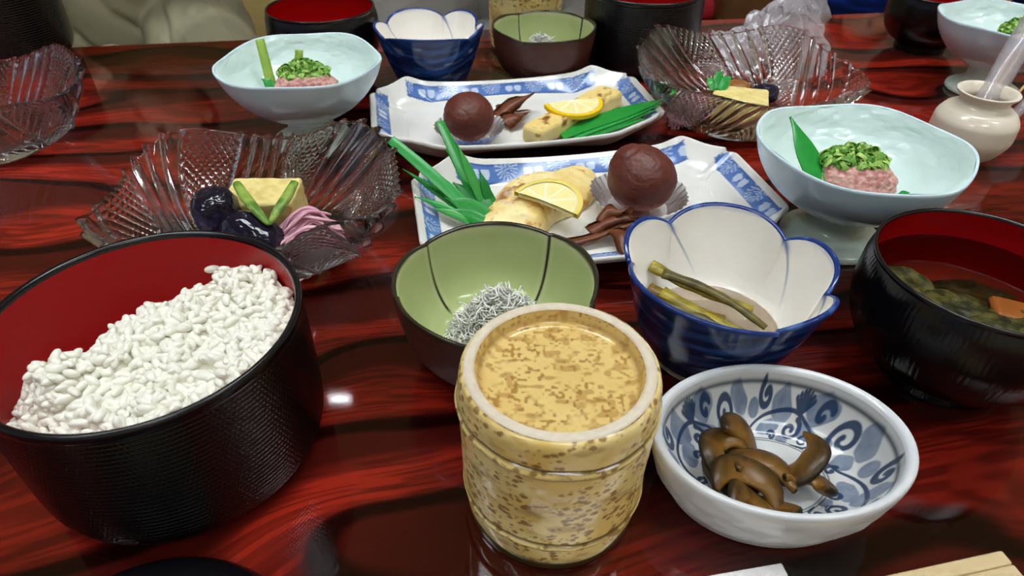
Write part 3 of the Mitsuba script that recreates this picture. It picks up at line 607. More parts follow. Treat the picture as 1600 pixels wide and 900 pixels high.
for i, (p0, p1, lab) in enumerate([((-.204, .541, .048), (-.2125, .5600, .0790), 'pale green scallion stalk standing in the far left footed bowl'), ((-.182, .548, .056), (-.1800, .5560, .0720), 'short cut scallion piece on top of the tuna, far left bowl')]):
    key = 'scallion_stalk' + ('' if i == 0 else '_%03d' % i)
    put(key, (m := tube(np.linspace(p0, p1, 8), np.linspace(.0042, .0036, 8), 10, .5)), 'moist', True, color=lerp(S(150, 176, 70), S(110, 150, 50), nz(vcol(m), 200, i))); tag(key, lab, 'scallion')
for i, (x, y, z) in enumerate([(.2440, .3560, .0445), (.2480, .3580, .0462), (.2430, .3510, .0455), (-.1345, .5300, .0480), (-.1290, .5330, .0510), (-.1360, .5240, .0490)]):
    key = 'scallion_ring' + ('' if i == 0 else '_%03d' % i); near = i < 3
    put(key, ring_mesh(.0030, .0012, .0009, 18), 'moist', 40, to=W((x, y, z)), color=None) if False else None
    m = xf(ring_mesh(.0030, .0012, .0009, 18), (x, y, z), i, 1, .5, .3 * i); put(key, m, 'moist', True, color=S(120, 160, 60) if near else S(56, 110, 36))
    tag(key, 'loose scallion ring on the inner wall of the ' + ('near right' if near else 'far left') + ' footed bowl', 'scallion', 'loose scallion rings, ' + ('near right' if near else 'far left') + ' bowl')

# ------------------------------------------------------------------ long plates
PA = math.radians(11.0)
def long_plate():
    a, b, ch = .125, .069, .034
    oct_ = Polygon([(-a + ch, -b), (a - ch, -b), (a, -b + ch * .85), (a, b - ch * .85), (a - ch, b), (-a + ch, b), (-a, b - ch * .85), (-a, -b + ch * .85)]).buffer(-.006).buffer(.006, quad_segs=6)
    ring_ = oct_.exterior; nu, nv = 520, 76
    o = np.array([ring_.interpolate(t, normalized=True).coords[0] for t in np.linspace(0, 1, nu, endpoint=False)])
    s = np.concatenate([np.linspace(0, .62, 18, endpoint=False), np.linspace(.62, 1, nv - 18)])
    XY = s[:, None, None] * o[None]; u, v = XY[..., 0], XY[..., 1]
    ou, ov = o[:, 0][None], o[:, 1][None]
    rim = .012 + .009 * (np.abs(ou) / a) ** 2 + .0045 * np.exp(-((np.abs(ou) - (a - ch)) / .012) ** 2) - .003 * (np.abs(ou) > a - .006)
    dist = (1 - s)[:, None] * np.hypot(ou, ov); wall = np.clip(1 - dist / .030, 0, 1)
    Z = .0075 + rim * wall ** 1.5
    top = np.stack([u, v, Z], -1)
    e = np.array([np.cos(np.linspace(0, PI, 7)[1:-1]), np.sin(np.linspace(0, PI, 7)[1:-1])]).T
    edge = np.stack([np.stack([o[:, 0] * (1 + .012 * k_[1]), o[:, 1] * (1 + .02 * k_[1]), Z[-1] - .0022 + .0022 * k_[0]], -1) for k_ in e])
    bz = np.maximum(Z - .0048, .0012); foot = np.exp(-((s - .6) / .04) ** 2)[:, None]; bz = bz * (1 - foot) 
    bot = np.stack([u, v, bz], -1)[::-1]
    m = orient(grid(np.concatenate([top, edge, bot]))); V = vcol(m)
    u, v, up_ = V[:, 0], V[:, 1], np.arange(len(V)) < nu * nv
    c = lerp(S(226, 224, 218), S(214, 214, 210), nz(V, 30, 2))
    dl = b - np.abs(v); de = a - np.abs(u)
    bl = (dl > .0035) & (dl < .0165) & (np.abs(u) < a - ch + .001)
    be = (de > .0035) & (de < .0150) & (np.abs(v) < b - ch * .85 + .004)
    k_ = (bl | be) & up_
    sx = np.where(bl, u, v); sy = np.where(bl, dl - .010, de - .0093)
    cell = np.floor(sx / .021); fx = sx - (cell + .5) * .021
    fx2 = np.abs(np.abs(fx) - .0042); heart = np.hypot(fx2 / .0034, (sy - .0006 * np.sign(sy)) / .0027 + fx2 * 90)
    rays = np.abs(np.sin(np.arctan2(sy + .004, fx) * 9)) * (np.hypot(fx, sy + .004) < .009)
    blue = lerp(S(92, 128, 188), S(62, 96, 160), nz(V, 160, 3)); blue = lerp(blue, S(44, 74, 138), .55 * ((np.abs(np.abs(sy) - .0058) < .0007)))
    odd = (cell % 2) == 0
    blue = lerp(blue, S(196, 208, 226), .8 * np.where(odd, np.clip(1.25 - heart, 0, 1) * 2 > .45, .7 * (rays > .72)))
    c[k_] = blue[k_]
    put('long_plate', m, 'glaze', True, color=c)
long_plate()
P1, P2 = (.0580, .4067), (.0004, .5641)
copy('long_plate', 'long_plate_001', (*P2, 0), PA); move('long_plate', (*P1, 0), PA)
tag('long_plate', 'long white plate with blue bands, the nearer one, with fish left of the brown bun', 'plate')
tag('long_plate_001', 'long white plate with blue bands, the farther one, with a straight fish stick', 'plate')
# fish on the nearer plate
f1 = np.array([(-24.9, 388.9), (-18.0, 408.6), (-5.6, 434), (8, 446), (24.0, 452), (40, 456), (52, 466), (61, 462), (65, 447.7), (60, 425.5), (45, 404), (28.4, 391), (21.4, 380), (-0.4, 373.0), (-17.8, 377.0)]) / 1000
def fish_z(s, x, y):
    p = np.stack([x, y, 0 * x], -1); return .0095 + .015 * np.clip(1 - s ** 3.2, 0, 1) ** .5 + (nz(p, 95, 4) - .5) * .009 * (1 - s ** 4) - .004 * np.exp(-((x - .024 + (y - .39) * .4) / .003) ** 2) * (y < .41)
m = mound(f1, fish_z, 60, .0085, 260); v = vcol(m)
c = lerp(S(240, 222, 162), S(226, 198, 124), sstep(.35, .7, nz(v, 70, 3))); c = lerp(c, S(146, 84, 38), .9 * sstep(.52, .66, nz(v, 85, 8)) * sstep(.019, .023, v[:, 2]) * (v[:, 0] < .012))
c = lerp(c, S(196, 178, 156), .7 * sstep(.45, .6, nz(v, 220, 5)) * np.exp(-(np.hypot(v[:, 0] + .004, v[:, 1] - .403) / .012) ** 4)); c = lerp(c, S(190, 122, 50), .8 * sstep(.6, .72, nz(v, 120, 11)))
put('grilled_fish', m, 'moist', True, color=c); tag('grilled_fish', 'wide piece of golden grilled white fish under a lemon slice on the nearer plate', 'fish')
# fish stick on the farther plate
def stick(key, a, b, w, h, z):
    a, b = np.array(a), np.array(b); L = np.linalg.norm(b - a); m = rbox(L, w, h, .0045); m = m.subdivide_to_size(.0026) if hasattr(m, 'subdivide_to_size') else m
    v = vcol(m); v = v + np.stack([0 * v[:, 0], .05 * v[:, 0] * (v[:, 1] / w), (nz(v, 110, 3) - .5) * .0035 + .06 * v[:, 0] * 0], -1); m.vertices = v
    br = sstep(.52, .66, nz(v, 95, 12)) * sstep(.0, .004, v[:, 2])
    c = lerp(S(236, 214, 142), S(220, 190, 112), nz(v, 60, 1)); c = lerp(c, S(124, 62, 24), .95 * br)
    m = xf(m, (*(a + b) / 2, z + h / 2), math.atan2(b[1] - a[1], b[0] - a[0])); put(key, m, 'moist', True, color=c)
stick('grilled_fish_001', (.0140, .5110), (.0920, .6020), .024, .016, .0095)
tag('grilled_fish_001', 'straight browned stick of white fish on the farther plate', 'fish')
def lemon(key, R, half, loc, rz, rx, ry, label, bend=0.0, peel=(236, 196, 30)):
    a0, a1 = (0, PI) if half else (0, 2 * PI); nu = 90
    th_ = np.linspace(a0, a1, nu)
    def disc(r0, r1, zt, col):
        rr = np.linspace(r0, r1, 12); X = rr[:, None] * np.cos(th_); Y = rr[:, None] * np.sin(th_)
        top = np.stack([X, Y, zt + 0 * X], -1); bot = np.stack([X, Y, -zt + 0 * X], -1)[::-1]; P = np.concatenate([top, bot, top[:1]]); m = orient(grid(P, False)); return m
    fl, pe = disc(0.0001, R * .86, .0017, 0), disc(R * .86, R, .0018, 0)
    v = vcol(fl); r_, t_ = np.hypot(v[:, 0], v[:, 1]), np.arctan2(v[:, 1], v[:, 0])
    seg = np.abs((t_ * 9 / (2 * PI) + .5) % 1 - .5) * 2 * PI / 9 * r_
    c = lerp(S(242, 232, 172), S(232, 216, 136), nz(v, 700, 2)); c = lerp(c, S(248, 244, 214), np.maximum(np.exp(-(seg / .0007) ** 2), sstep(.93, 1, r_ / (R * .86))))
    for m_, nm, col in ((fl, 'flesh', c), (pe, 'peel', S(*peel))):
        vv = vcol(m_); vv[:, 2] -= bend * vv[:, 0] ** 2 + bend * .4 * vv[:, 1] ** 2; m_.vertices = vv
        put(key + '__' + nm, xf(m_, loc, rz, 1, rx, ry), 'moist', 30 if False else True, color=col)
    tag(key, label, 'lemon')
lemon('lemon_slice', .0255, True, (.0215, .3835, .0300), -.62, .16, .0, 'pale half slice of lemon lying on the fish of the nearer plate', 2.5, (228, 208, 108))
lemon('lemon_slice_001', .0265, True, (.0520, .5590, .0285), .28 + PI, -.12, .0, 'bright yellow edged half slice of lemon on the fish stick', 2)
# brown buns in foil cups
def bun(key, loc, R, tip, label):
    m = trimesh.creation.icosphere(subdivisions=5); v = np.array(m.vertices); d = np.array(tip, float); d /= np.linalg.norm(d)
    k_ = np.clip(v @ d, 0, 1); r_ = R * (1 + .16 * k_ ** 5 + (nz(v, 2.2, 3) - .5) * .10 + (nz(v, 16, 5, 3) - .5) * .032); r_ -= R * .03 * np.exp(-((np.arccos(np.clip(v @ d, -1, 1)) - .42) / .07) ** 2)
    v = v * r_[:, None] * [1, 1, .93]; m.vertices = v
    put(key, m, 'satin', True, color=lerp(S(74, 30, 22), S(106, 48, 35), nz(v, 120, 2)), to=W(loc)); tag(key, label, 'bun')
bun('fried_bun', (.0905, .4135, .0325), .0240, (-.5, .2, .8), 'round brown fried bun in a foil cup on the nearer plate')
bun('fried_bun_001', (-.0375, .5220, .0300), .0212, (-.35, -.9, .25), 'round brown fried bun in a foil cup on the farther plate')
def foil(key, loc, r0, r1, h, label, seed):
    nu = 360; th_ = np.arange(nu) * 2 * PI / nu; s = np.linspace(0, 1, 16)
    saw = np.abs((th_ * 34 / (2 * PI)) % 1 - .5) * 2 - .5
    j = nz(np.stack([np.cos(th_), np.sin(th_), 0 * th_], -1), 3, seed) - .5
    r_ = r0 + (r1 - r0) * s[:, None] + .0016 * s[:, None] * saw + .004 * s[:, None] * j; z = h * s[:, None] ** 1.2 * (1 + .5 * j) + 0 * saw
    P = np.stack([r_ * np.cos(th_), r_ * np.sin(th_), z], -1); base = np.stack([r0 * np.linspace(0, 1, 4)[:-1, None] * np.cos(th_), r0 * np.linspace(0, 1, 4)[:-1, None] * np.sin(th_), 0 * th_ + np.zeros((3, 1))], -1)
    put(key, grid(np.concatenate([base, P])), 'foil', 25, to=W(loc)); tag(key, label, 'foil cup')
foil('foil_cup', (.0900, .4130, .0098), .0215, .0345, .0130, 'fluted silver foil cup around the bun on the nearer plate', 1)
foil('foil_cup_001', (-.0375, .5220, .0090), .0180, .0295, .0130, 'fluted silver foil cup around the bun on the farther plate', 2)
# dark simmered strips
def strip(key, pts, w, label, group, tw=1.5, seed=0):
    p = np.array(pts, float) / 1000; t = np.linspace(0, 1, len(p)); q = PchipInterpolator(t, p)(np.linspace(0, 1, 26)); n_ = 26
    tg = np.gradient(q, axis=0); tg /= np.linalg.norm(tg, axis=1, keepdims=True); side = np.cross(tg, [0, 0, 1]); side /= np.linalg.norm(side, axis=1, keepdims=True); up_ = np.cross(side, tg)
    a = tw * (np.linspace(-.5, .5, n_) + .3 * np.sin(np.linspace(0, 5, n_) + seed)); d = np.cos(a)[:, None] * side + np.sin(a)[:, None] * up_; nn = np.cross(d, tg)
    ww = w / 1700 * (.75 + .5 * nz(np.stack([np.linspace(0, 4, n_)] * 3, -1), 1, seed))[:, None]
    P = np.stack([q - d * ww, q + nn * .0008, q + d * ww, q - nn * .0008], 1); P = np.concatenate([np.repeat(q[:1, None], 4, 1), P, np.repeat(q[-1:, None], 4, 1)])
    m = orient(grid(P)); put(key, m, 'moist', 50 if False else True, color=lerp(S(122, 70, 44), S(82, 42, 26), nz(vcol(m), 200, seed))); tag(key, label, 'kelp', group)
for i, (pts, w, tw) in enumerate([([(37, 361, 13), (55, 367, 15), (74, 377, 17), (84, 382, 18)], 8, .6), ([(52, 371, 15), (64, 378, 20), (76, 382, 21), (86, 384, 16)], 9, 1.6), ([(66, 372, 16), (70, 362, 20), (72, 352, 16), (76, 345, 14)], 9, .9), ([(60, 377, 18), (69, 384, 24), (80, 386, 20)], 10, 2.2), ([(68, 366, 15), (78, 366, 18), (86, 374, 15)], 9, 1.0)]):
    strip('kelp_strip' + ('' if i == 0 else '_%03d' % i), pts, w, ['long flat brown simmered strip pointing left', 'brown simmered strip on top of the heap', 'brown simmered strip hanging toward the front edge', 'twisted brown simmered strip at the back of the heap', 'short brown simmered strip at the right of the heap'][i] + ', nearer plate', 'brown strips on the nearer plate', tw, i)
for i, (pts, w, tw) in enumerate([([(-14, 552, 14), (-4, 566, 20), (8, 578, 24), (14, 584, 22)], 12, 1.2), ([(-8, 545, 14), (2, 552, 18), (11, 560, 17)], 15, .7), ([(-12, 560, 16), (0, 568, 15), (12, 566, 17)], 15, .9), ([(-14, 566, 15), (-6, 580, 18), (0, 586, 17)], 9, 1.8)]):
    strip('kelp_strip_%03d' % (5 + i), pts, w, ['long brown simmered strip with a raised tip', 'wide brown simmered strip nearest the bun', 'wide brown simmered strip in the middle', 'narrow brown simmered strip at the back'][i] + ', farther plate', 'brown strips on the farther plate', tw, 9 + i)
# green fan leaves on the plates
divider('plastic_leaf_002', [((-.0225, .3930, .0150), (-.0527, .4422, .0610), .0085, .75), ((-.0260, .3900, .0145), (-.0840, .4167, .0590), .0085, .8), ((-.0190, .3960, .0150), (-.0390, .4130, .0590), .0070), ((-.0150, .3990, .0150), (-.0230, .4080, .0400), .0070),
        ((-.0280, .3870, .0140), (-.0800, .4275, .0310), .0055), ((-.0290, .3850, .0140), (-.0680, .3970, .0260), .0050), ((-.0290, .3840, .0135), (-.0560, .3880, .0220), .0050), ((-.0110, .3900, .0120), (-.0420, .4080, .0310), .0150), ((-.0110, .3860, .0120), (-.0470, .3960, .0260), .0130),
        ((-.0200, .3930, .0150), (-.0480, .4290, .0460), .0060), ((-.0240, .3900, .0150), (-.0640, .4150, .0420), .0060), ((-.0110, .3950, .0125), (-.0310, .4120, .0360), .0120), ((-.0130, .3830, .0120), (-.0500, .3900, .0200), .0080)],
        'green plastic fan leaf with long pointed blades at the left of the nearer plate', (.55, -.75, .45))
divider('plastic_leaf_003', [((.0400, .5230, .0130), (.1430, .5700, .0290), .0190), ((.0500, .5220, .0130), (.1330, .5630, .0260), .0170), ((.0600, .5240, .0130), (.1250, .5560, .0220), .0120), ((.0400, .5280, .0130), (.1250, .5710, .0220), .0130), ((.0660, .5220, .0130), (.1150, .5450, .0190), .0100)],
        'green plastic leaf lying flat at the right end of the farther plate', (0, 0, 1))

# ------------------------------------------------------------------ cut glass bowls
def glass_bowl(key, rim, c0, rb, twist=.9, bands=6, seed=0, phase=0.0, hi=(900, 140)):
    rim = np.array(rim, float); ce = np.array([*c0, 0]); o = rim - ce
    an = np.unwrap(np.arctan2(o[:, 1], o[:, 0])); 
    if an[-1] < an[0]: o = o[::-1]; an = an[::-1]
    A = np.concatenate([an, [an[0] + 2 * PI]]); O = np.vstack([o, o[:1]]); cyl = np.stack([np.hypot(O[:, 0], O[:, 1]), O[:, 2]], -1)
    cs = CubicSpline(A, cyl, bc_type='periodic'); nu, nv = hi
    th_ = np.arange(nu) * 2 * PI / nu; rr, zr = cs((th_ - A[0]) % (2 * PI) + A[0]).T
    s = np.linspace(0, 1, nv)[:, None]
    # band pattern turning about the bowl
    f = ((th_[None] + phase) / (2 * PI) * bands + twist * s) % 1.0
    tex = (f < .42); fb = (f - .42) / .58 * 3; ribs = np.exp(-((np.abs((fb * 4 / 3 + .5) % 1 - .5)) / .14) ** 2)
    ca, cb = f * 16, s * 17
    dia = np.abs(np.sin(PI * (ca + cb))) * np.abs(np.sin(PI * (ca - cb)))
    edge = np.minimum(np.abs(f - .42), np.minimum(f, 1 - f))
    h = np.where(tex, -.0006 - .0022 * dia, -.0002 - .0034 * ribs) - .0012 * np.exp(-(edge / .016) ** 2)
    h = h * sstep(.28, .5, s)
    scal = np.where(tex, .0, .0012 * (ribs - .5)) * s ** 4
    def surf(off, hh, k_, zb):
        R = rb + (rr - rb) * s ** .95; Z = zb + (zr - zb) * s ** 1.75
        up = .55 + .45 * (1 - s)
        R = R + scal * 2.2 - off * (1 - up * .5) - hh * k_ * .8 ; Z = Z + off * up * (s < 1) * (1 - s ** 8) + hh * k_ * .7 * (s < 1) * (1 - s ** 6) + scal
        return np.stack([R * np.cos(th_), R * np.sin(th_), np.maximum(Z, zb)], -1)
    outer, inner = surf(0.0, h, 1.0, 0.0), surf(.0036, h, -.15, .0045)[::-1]
    disc0 = np.stack([np.linspace(0, 1, 5)[:-1, None] * rb * np.cos(th_), np.linspace(0, 1, 5)[:-1, None] * rb * np.sin(th_), 0 * th_ + np.zeros((4, 1))], -1)
    d1 = disc0[::-1].copy(); d1[..., :2] *= inner[-1, :, :2][None].__abs__().max() / rb * .98; d1[..., 2] = .0081
    lip = np.stack([outer[-1] * (1 - q_) + inner[0] * q_ + np.array([0, 0, .0014 * math.sin(q_ * PI)]) for q_ in (.15, .35, .65, .85)])
    m = orient(grid(np.concatenate([disc0, outer, lip, inner, d1]))); m.apply_translation([*c0, .0005])
    put(key, m, 'glass', True)
RIM1 = [(-.243, .315, .056), (-.242, .332, .056), (-.240, .350, .056), (-.243, .375, .058), (-.240, .396, .062), (-.228, .411, .066), (-.209, .415, .065), (-.180, .417, .061), (-.156, .418, .060), (-.134, .418, .063), (-.110, .424, .069),
        (-.094, .417, .067), (-.0768, .384, .061), (-.0718, .360, .056), (-.0768, .336, .051), (-.104, .323, .050), (-.127, .300, .049), (-.160, .290, .048), (-.200, .292, .050), (-.226, .300, .052)]
glass_bowl('glass_bowl', RIM1, (-.160, .363), .036, .75, 6, 1, .35)
RIM2 = [(.124, .634, .062), (.131, .644, .066), (.148, .655, .064), (.176, .660, .057), (.203, .658, .057), (.226, .654, .062), (.262, .650, .066), (.280, .612, .061), (.293, .591, .056), (.305, .570, .050), (.276, .528, .047), (.245, .512, .046), (.200, .507, .046), (.163, .527, .047), (.122, .545, .051), (.112, .575, .055), (.114, .606, .058)]
glass_bowl('glass_bowl_001', RIM2, (.200, .580), .036, -.8, 6, 2, 1.2)
RIM0 = [(x - .160 * 0 - .300, y + .160, z) for x, y, z in RIM1]
RIM0 = [(-.372, .553, .070), (-.392, .566, .070), (-.420, .568, .060), (-.444, .560, .058), (-.480, .560, .060), (-.520, .560, .064), (-.545, .520, .060), (-.545, .470, .055), (-.510, .440, .052), (-.460, .455, .050), (-.420, .470, .050), (-.385, .485, .051), (-.360, .500, .052), (-.352, .522, .058)]
glass_bowl('glass_bowl_002', RIM0, (-.440, .515), .036, .75, 6, 3, 2.0, (600, 100))
tag('glass_bowl', 'ribbed clear glass bowl with tofu and eggplant behind the rice bowl', 'bowl')
tag('glass_bowl_001', 'ribbed clear glass bowl with pale tofu, behind the near right footed bowl', 'bowl')
tag('glass_bowl_002', 'ribbed clear glass bowl cropped by the left edge', 'bowl')
def tofu(key, size, loc, rz, rx, label):
    m = rbox(*size, .0022); m = m.subdivide_to_size(.0035); v = vcol(m); v = v + (nz(v, 130, 2)[:, None] - .5) * .0012; m.vertices = v
    put(key, xf(m, loc, rz, 1, rx), 'moist', True, color=lerp(S(226, 208, 138), S(212, 190, 116), sstep(.4, .7, nz(v, 300, 4, 3)))); tag(key, label, 'tofu')
tofu('tofu_block', (.046, .030, .028), (-.166, .384, .0245), .02, .12, 'square block of yellow egg tofu in the glass bowl behind the rice bowl')
tofu('tofu_block_001', (.047, .034, .026), (.199, .561, .0235), -.28, 0, 'block of pale yellow tofu in the far right glass bowl')
for i, (p, r_, rz, ry, seed) in enumerate([((-.1900, .3650, .0290), (.0150, .0150, .0195), .4, -.25, 1), ((-.1640, .3480, .0240), (.0220, .0135, .0150), -.45, .25, 4)]):
    key = 'eggplant_piece' + ('' if i == 0 else '_%03d' % i); m = blob(r_, 5, .12, 1.3, seed, .8); v = vcol(m); m = xf(m, p, rz, 1, 0, ry)
    put(key, m, 'glaze', True, color=lerp(S(20, 15, 32), S(52, 38, 74), sstep(.5, .75, nz(v, 55, seed)))); tag(key, ['upright dark purple eggplant piece left of the tofu block', 'dark purple eggplant piece lying in front of the tofu block'][i], 'eggplant')
for i, (pts, w) in enumerate([([(-.1790, .3770, .0460), (-.1700, .3640, .0450), (-.1600, .3520, .0420), (-.1500, .3430, .0370)], .0035), ([(-.1410, .3760, .0480), (-.1430, .3640, .0450), (-.1460, .3530, .0420), (-.1500, .3430, .0370)], .0035)]):
    key = 'bean_pod' + ('' if i == 0 else '_%03d' % i); t = np.linspace(0, 1, 24); p = PchipInterpolator(np.linspace(0, 1, 4), np.array(pts))(t)
    m = tube(p, w * (.35 + .65 * np.sin(np.clip(t * .85 + .15, 0, 1) * PI) ** .6), 14, .75); v = vcol(m); put(key, m, 'moist', True, color=lerp(S(84, 122, 38), S(140, 168, 74), sstep(.4, .65, nz(v, 180, i)))); tag(key, ['longer left-leaning', 'shorter right-leaning'][i] + ' green bean pod resting against the tofu block', 'bean pod')
def shreds(key, c0, rx, ry, z0, h, n, seed, label, rz=0.0):
    r = np.random.default_rng(seed); ms, cs = [], []
    for i in range(n):
        y = r.uniform(-1, 1) * ry; z = z0 + h * r.uniform(.1, 1) * (1 - (y / ry) ** 2 * .6); t = np.linspace(-1, 1, 16)
        p = np.stack([rx * t * r.uniform(.7, 1), y + ry * .25 * np.sin(t * 2 + r.uniform(0, 6)), z - h * .75 * t ** 2 * r.uniform(.5, 1) + .001 * np.sin(5 * t + i)], -1)
        m = tube(p, .0017 * (1 - .4 * t ** 4), 7, .6); ms.append(m); cs.append(np.tile(lerp(S(224, 176, 190), S(206, 150, 168), r.uniform()), (len(m.vertices), 1)))
    put(key, xf(join(ms), (*c0, 0), rz), 'moist', True, color=np.concatenate(cs)); tag(key, label, 'pickled shreds', kind='stuff')
shreds('pink_shreds', (-.1300, .3540), .021, .014, .020, .022, 60, 3, 'bundle of pale pink shreds beside the eggplant in the left glass bowl', .5)
shreds('pink_shreds_001', (.1640, .5760), .017, .017, .010, .022, 50, 4, 'bundle of pink shreds left of the tofu in the far right glass bowl', 1.2)
m = blob((.014, .010, .009), 4, .12, 1.4, 8, .85); put('eggplant_piece_002', xf(m, (.2290, .5870, .0260), .3), 'glaze', True, color=lerp(S(18, 14, 28), S(40, 30, 56), nz(vcol(m), 90, 2))); tag('eggplant_piece_002', 'small dark eggplant piece behind the tofu in the far right glass bowl', 'eggplant')
m = blob((.013, .010, .008), 4, .15, 1.6, 9); put('mushroom_piece', xf(m, (.2040, .5900, .0290), -.2), 'moist', True, color=lerp(S(150, 100, 40), S(110, 66, 24), nz(vcol(m), 120, 2))); tag('mushroom_piece', 'amber brown mushroom piece behind the tofu in the far right glass bowl', 'mushroom')
divider('green_sprig', [((.1790, .5690, .0360), (.1840, .5850, .0480), .0100), ((.1820, .5680, .0360), (.1930, .5800, .0440), .0090), ((.1770, .5690, .0360), (.1720, .5800, .0430), .0080)], 'bright green sprig on top of the tofu in the far right glass bowl', (.2, -1, .6)); labels['green_sprig']['category'] = 'garnish'
put('tofu_sauce', orient(lathe([(0, .0172), (.045, .0172), (.0460, .0165), (.040, .0112), (.034, .0098), (0, .0098)], 30, 72)), 'amber_liquid', True, to=W((.199, .575, 0))); tag('tofu_sauce', 'amber sauce pooled at the bottom of the far right glass bowl', 'sauce')

# ------------------------------------------------------------------ cream vase with wrapped toothpicks
VX = np.array([.3860, .5230])
m = lathe([(0, .002), (.016, .002), (.018, 0), (.020, .001), (.027, .009), (.0318, .021), (.0315, .031), (.0265, .0405), (.0195, .0455), (.0185, .0475), (.0200, .0515), (.0232, .0548), (.0234, .0560), (.0222, .0562), (.0190, .0530), (.0170, .0480), (.024, .038), (.028, .024), (.022, .010), (0, .006)], 120, 180)
put('toothpick_vase', m, 'glaze', True, color=lerp(S(226, 217, 200), S(216, 205, 186), nz(vcol(m), 60, 3)), to=W((*VX, 0))); tag('toothpick_vase', 'round cream ceramic vase beside the near right footed bowl', 'vase')
def tube_open(p0, p1, r, key, label):
    p0, p1 = np.array(p0), np.array(p1); d = p1 - p0; L = np.linalg.norm(d)
    m = lathe([(r * .96, 0), (r, L * .1), (r, L)], 14, 40, lambda R, TH, Z: (R * (1 + .06 * np.sin(3 * TH + Z * 90)), Z))
    m.apply_transform(trimesh.geometry.align_vectors([0, 0, 1], d / L)); m.apply_translation(p0); put(key, m, 'film', True); tag(key, label, 'plastic wrapper', None)
tube_open((.3780, .5180, .0160), (.4560, .5950, .1350), .0095, 'plastic_sleeve', 'wide clear plastic sleeve standing in the cream vase')
tube_open((.3910, .5060, .0180), (.4740, .5440, .1150), .0042, 'plastic_sleeve_001', 'narrow clear plastic sleeve standing at the front of the cream vase')
for i, (a, b) in enumerate([((.3800, .5170, .0180), (.4250, .5600, .0800)), ((.3835, .5205, .0180), (.4290, .5640, .0800)), ((.3790, .5210, .0180), (.4230, .5650, .0800)), ((.3870, .5115, .0180), (.4340, .5390, .0800))]):
    key = 'toothpick' + ('' if i == 0 else '_%03d' % i); put(key, (m := tube(np.linspace(a, b, 6), [.0003, .0011, .0011, .0011, .0011, .0003], 8)), 'satin', True, color=S(206, 164, 110)); tag(key, 'wooden toothpick inside a clear sleeve in the cream vase', 'toothpick', 'toothpicks in the vase')

# ------------------------------------------------------------------ plastic wrapper behind the far glass bowl
a = np.linspace(0, 1, 70); b = np.linspace(0, 1, 60)
A_, B_ = np.meshgrid(a, b, indexing='ij')
hgt = .082 * np.sin(B_ * PI) ** .8 * (.35 + .65 * np.exp(-((A_ - .68) / .30) ** 2)) + .03 * np.exp(-((A_ - .93) / .05) ** 2 - ((B_ - .5) / .12) ** 2)
q = np.stack([A_ * 9, B_ * 9, 0 * A_], -1); cr = meshkit.fbm(q, 4, 3) - .5; cr2 = meshkit.fbm(q * 1.7 + 5, 3, 8) - .5
P = np.stack([.215 + .115 * A_ + .02 * cr2, .690 + .085 * B_ + .018 * cr, np.maximum(.001, hgt + .028 * cr * np.sin(B_ * PI))], -1)
put('plastic_wrapper', grid(P, False), 'film', 35); tag('plastic_wrapper', 'crumpled clear plastic wrapper behind the far right glass bowl', 'wrapper')

# ------------------------------------------------------------------ chopsticks and paper at the front edge
def chop(key, p_end, d, w, h, L):
    d = np.array(d, float); d /= np.linalg.norm(d); n_ = np.array([-d[1], d[0]])
    for j in (0, 1):
        m = trimesh.creation.box([L, w / 2 - .0002, h]); v = np.array(m.vertices); m = m.subdivide_to_size(.02); c_ = np.array(p_end) - d * L / 2 - n_ * (w / 4 + j * w / 2)
        m = rbox(L, w / 2 - .0001, h, .0009)
        m = xf(m, (*c_, h / 2), math.atan2(d[1], d[0])); put(key + '__stick' + ('' if j == 0 else '_001'), m, 'chopstick_wood', 30)
def chop_col(p, n, uv): return mix((0.60, 0.44, 0.22), (0.70, 0.54, 0.30), fbm(p.x * 40, p.y * 500, p.z * 300, 2))
mat('chopstick_wood', plastic(mikit.proc(chop_col), 0.3))
chop('chopsticks', (.2047, .1496), (.0542, .0117), .0125, .006, .20)
tag('chopsticks', 'pair of pale wooden disposable chopsticks at the bottom right corner', 'chopsticks')
m = rbox(.12, .018, .0016, .0007); e = np.array([.0336, .0062]); e /= np.linalg.norm(e); nn = np.array([-e[1], e[0]])
c_ = np.array([.1130, .1454]) - e * .06 - nn * .009
put('paper_sleeve', xf(m, (*c_, .0009), math.atan2(e[1], e[0])), 'satin', 30, color=None) if False else None
m = m.subdivide(); put('paper_sleeve', xf(m, (*c_, .0009), math.atan2(e[1], e[0])), 'matte', True, color=S(228, 228, 228)); tag('paper_sleeve', 'white paper chopstick sleeve at the bottom edge left of the chopsticks', 'paper sleeve')

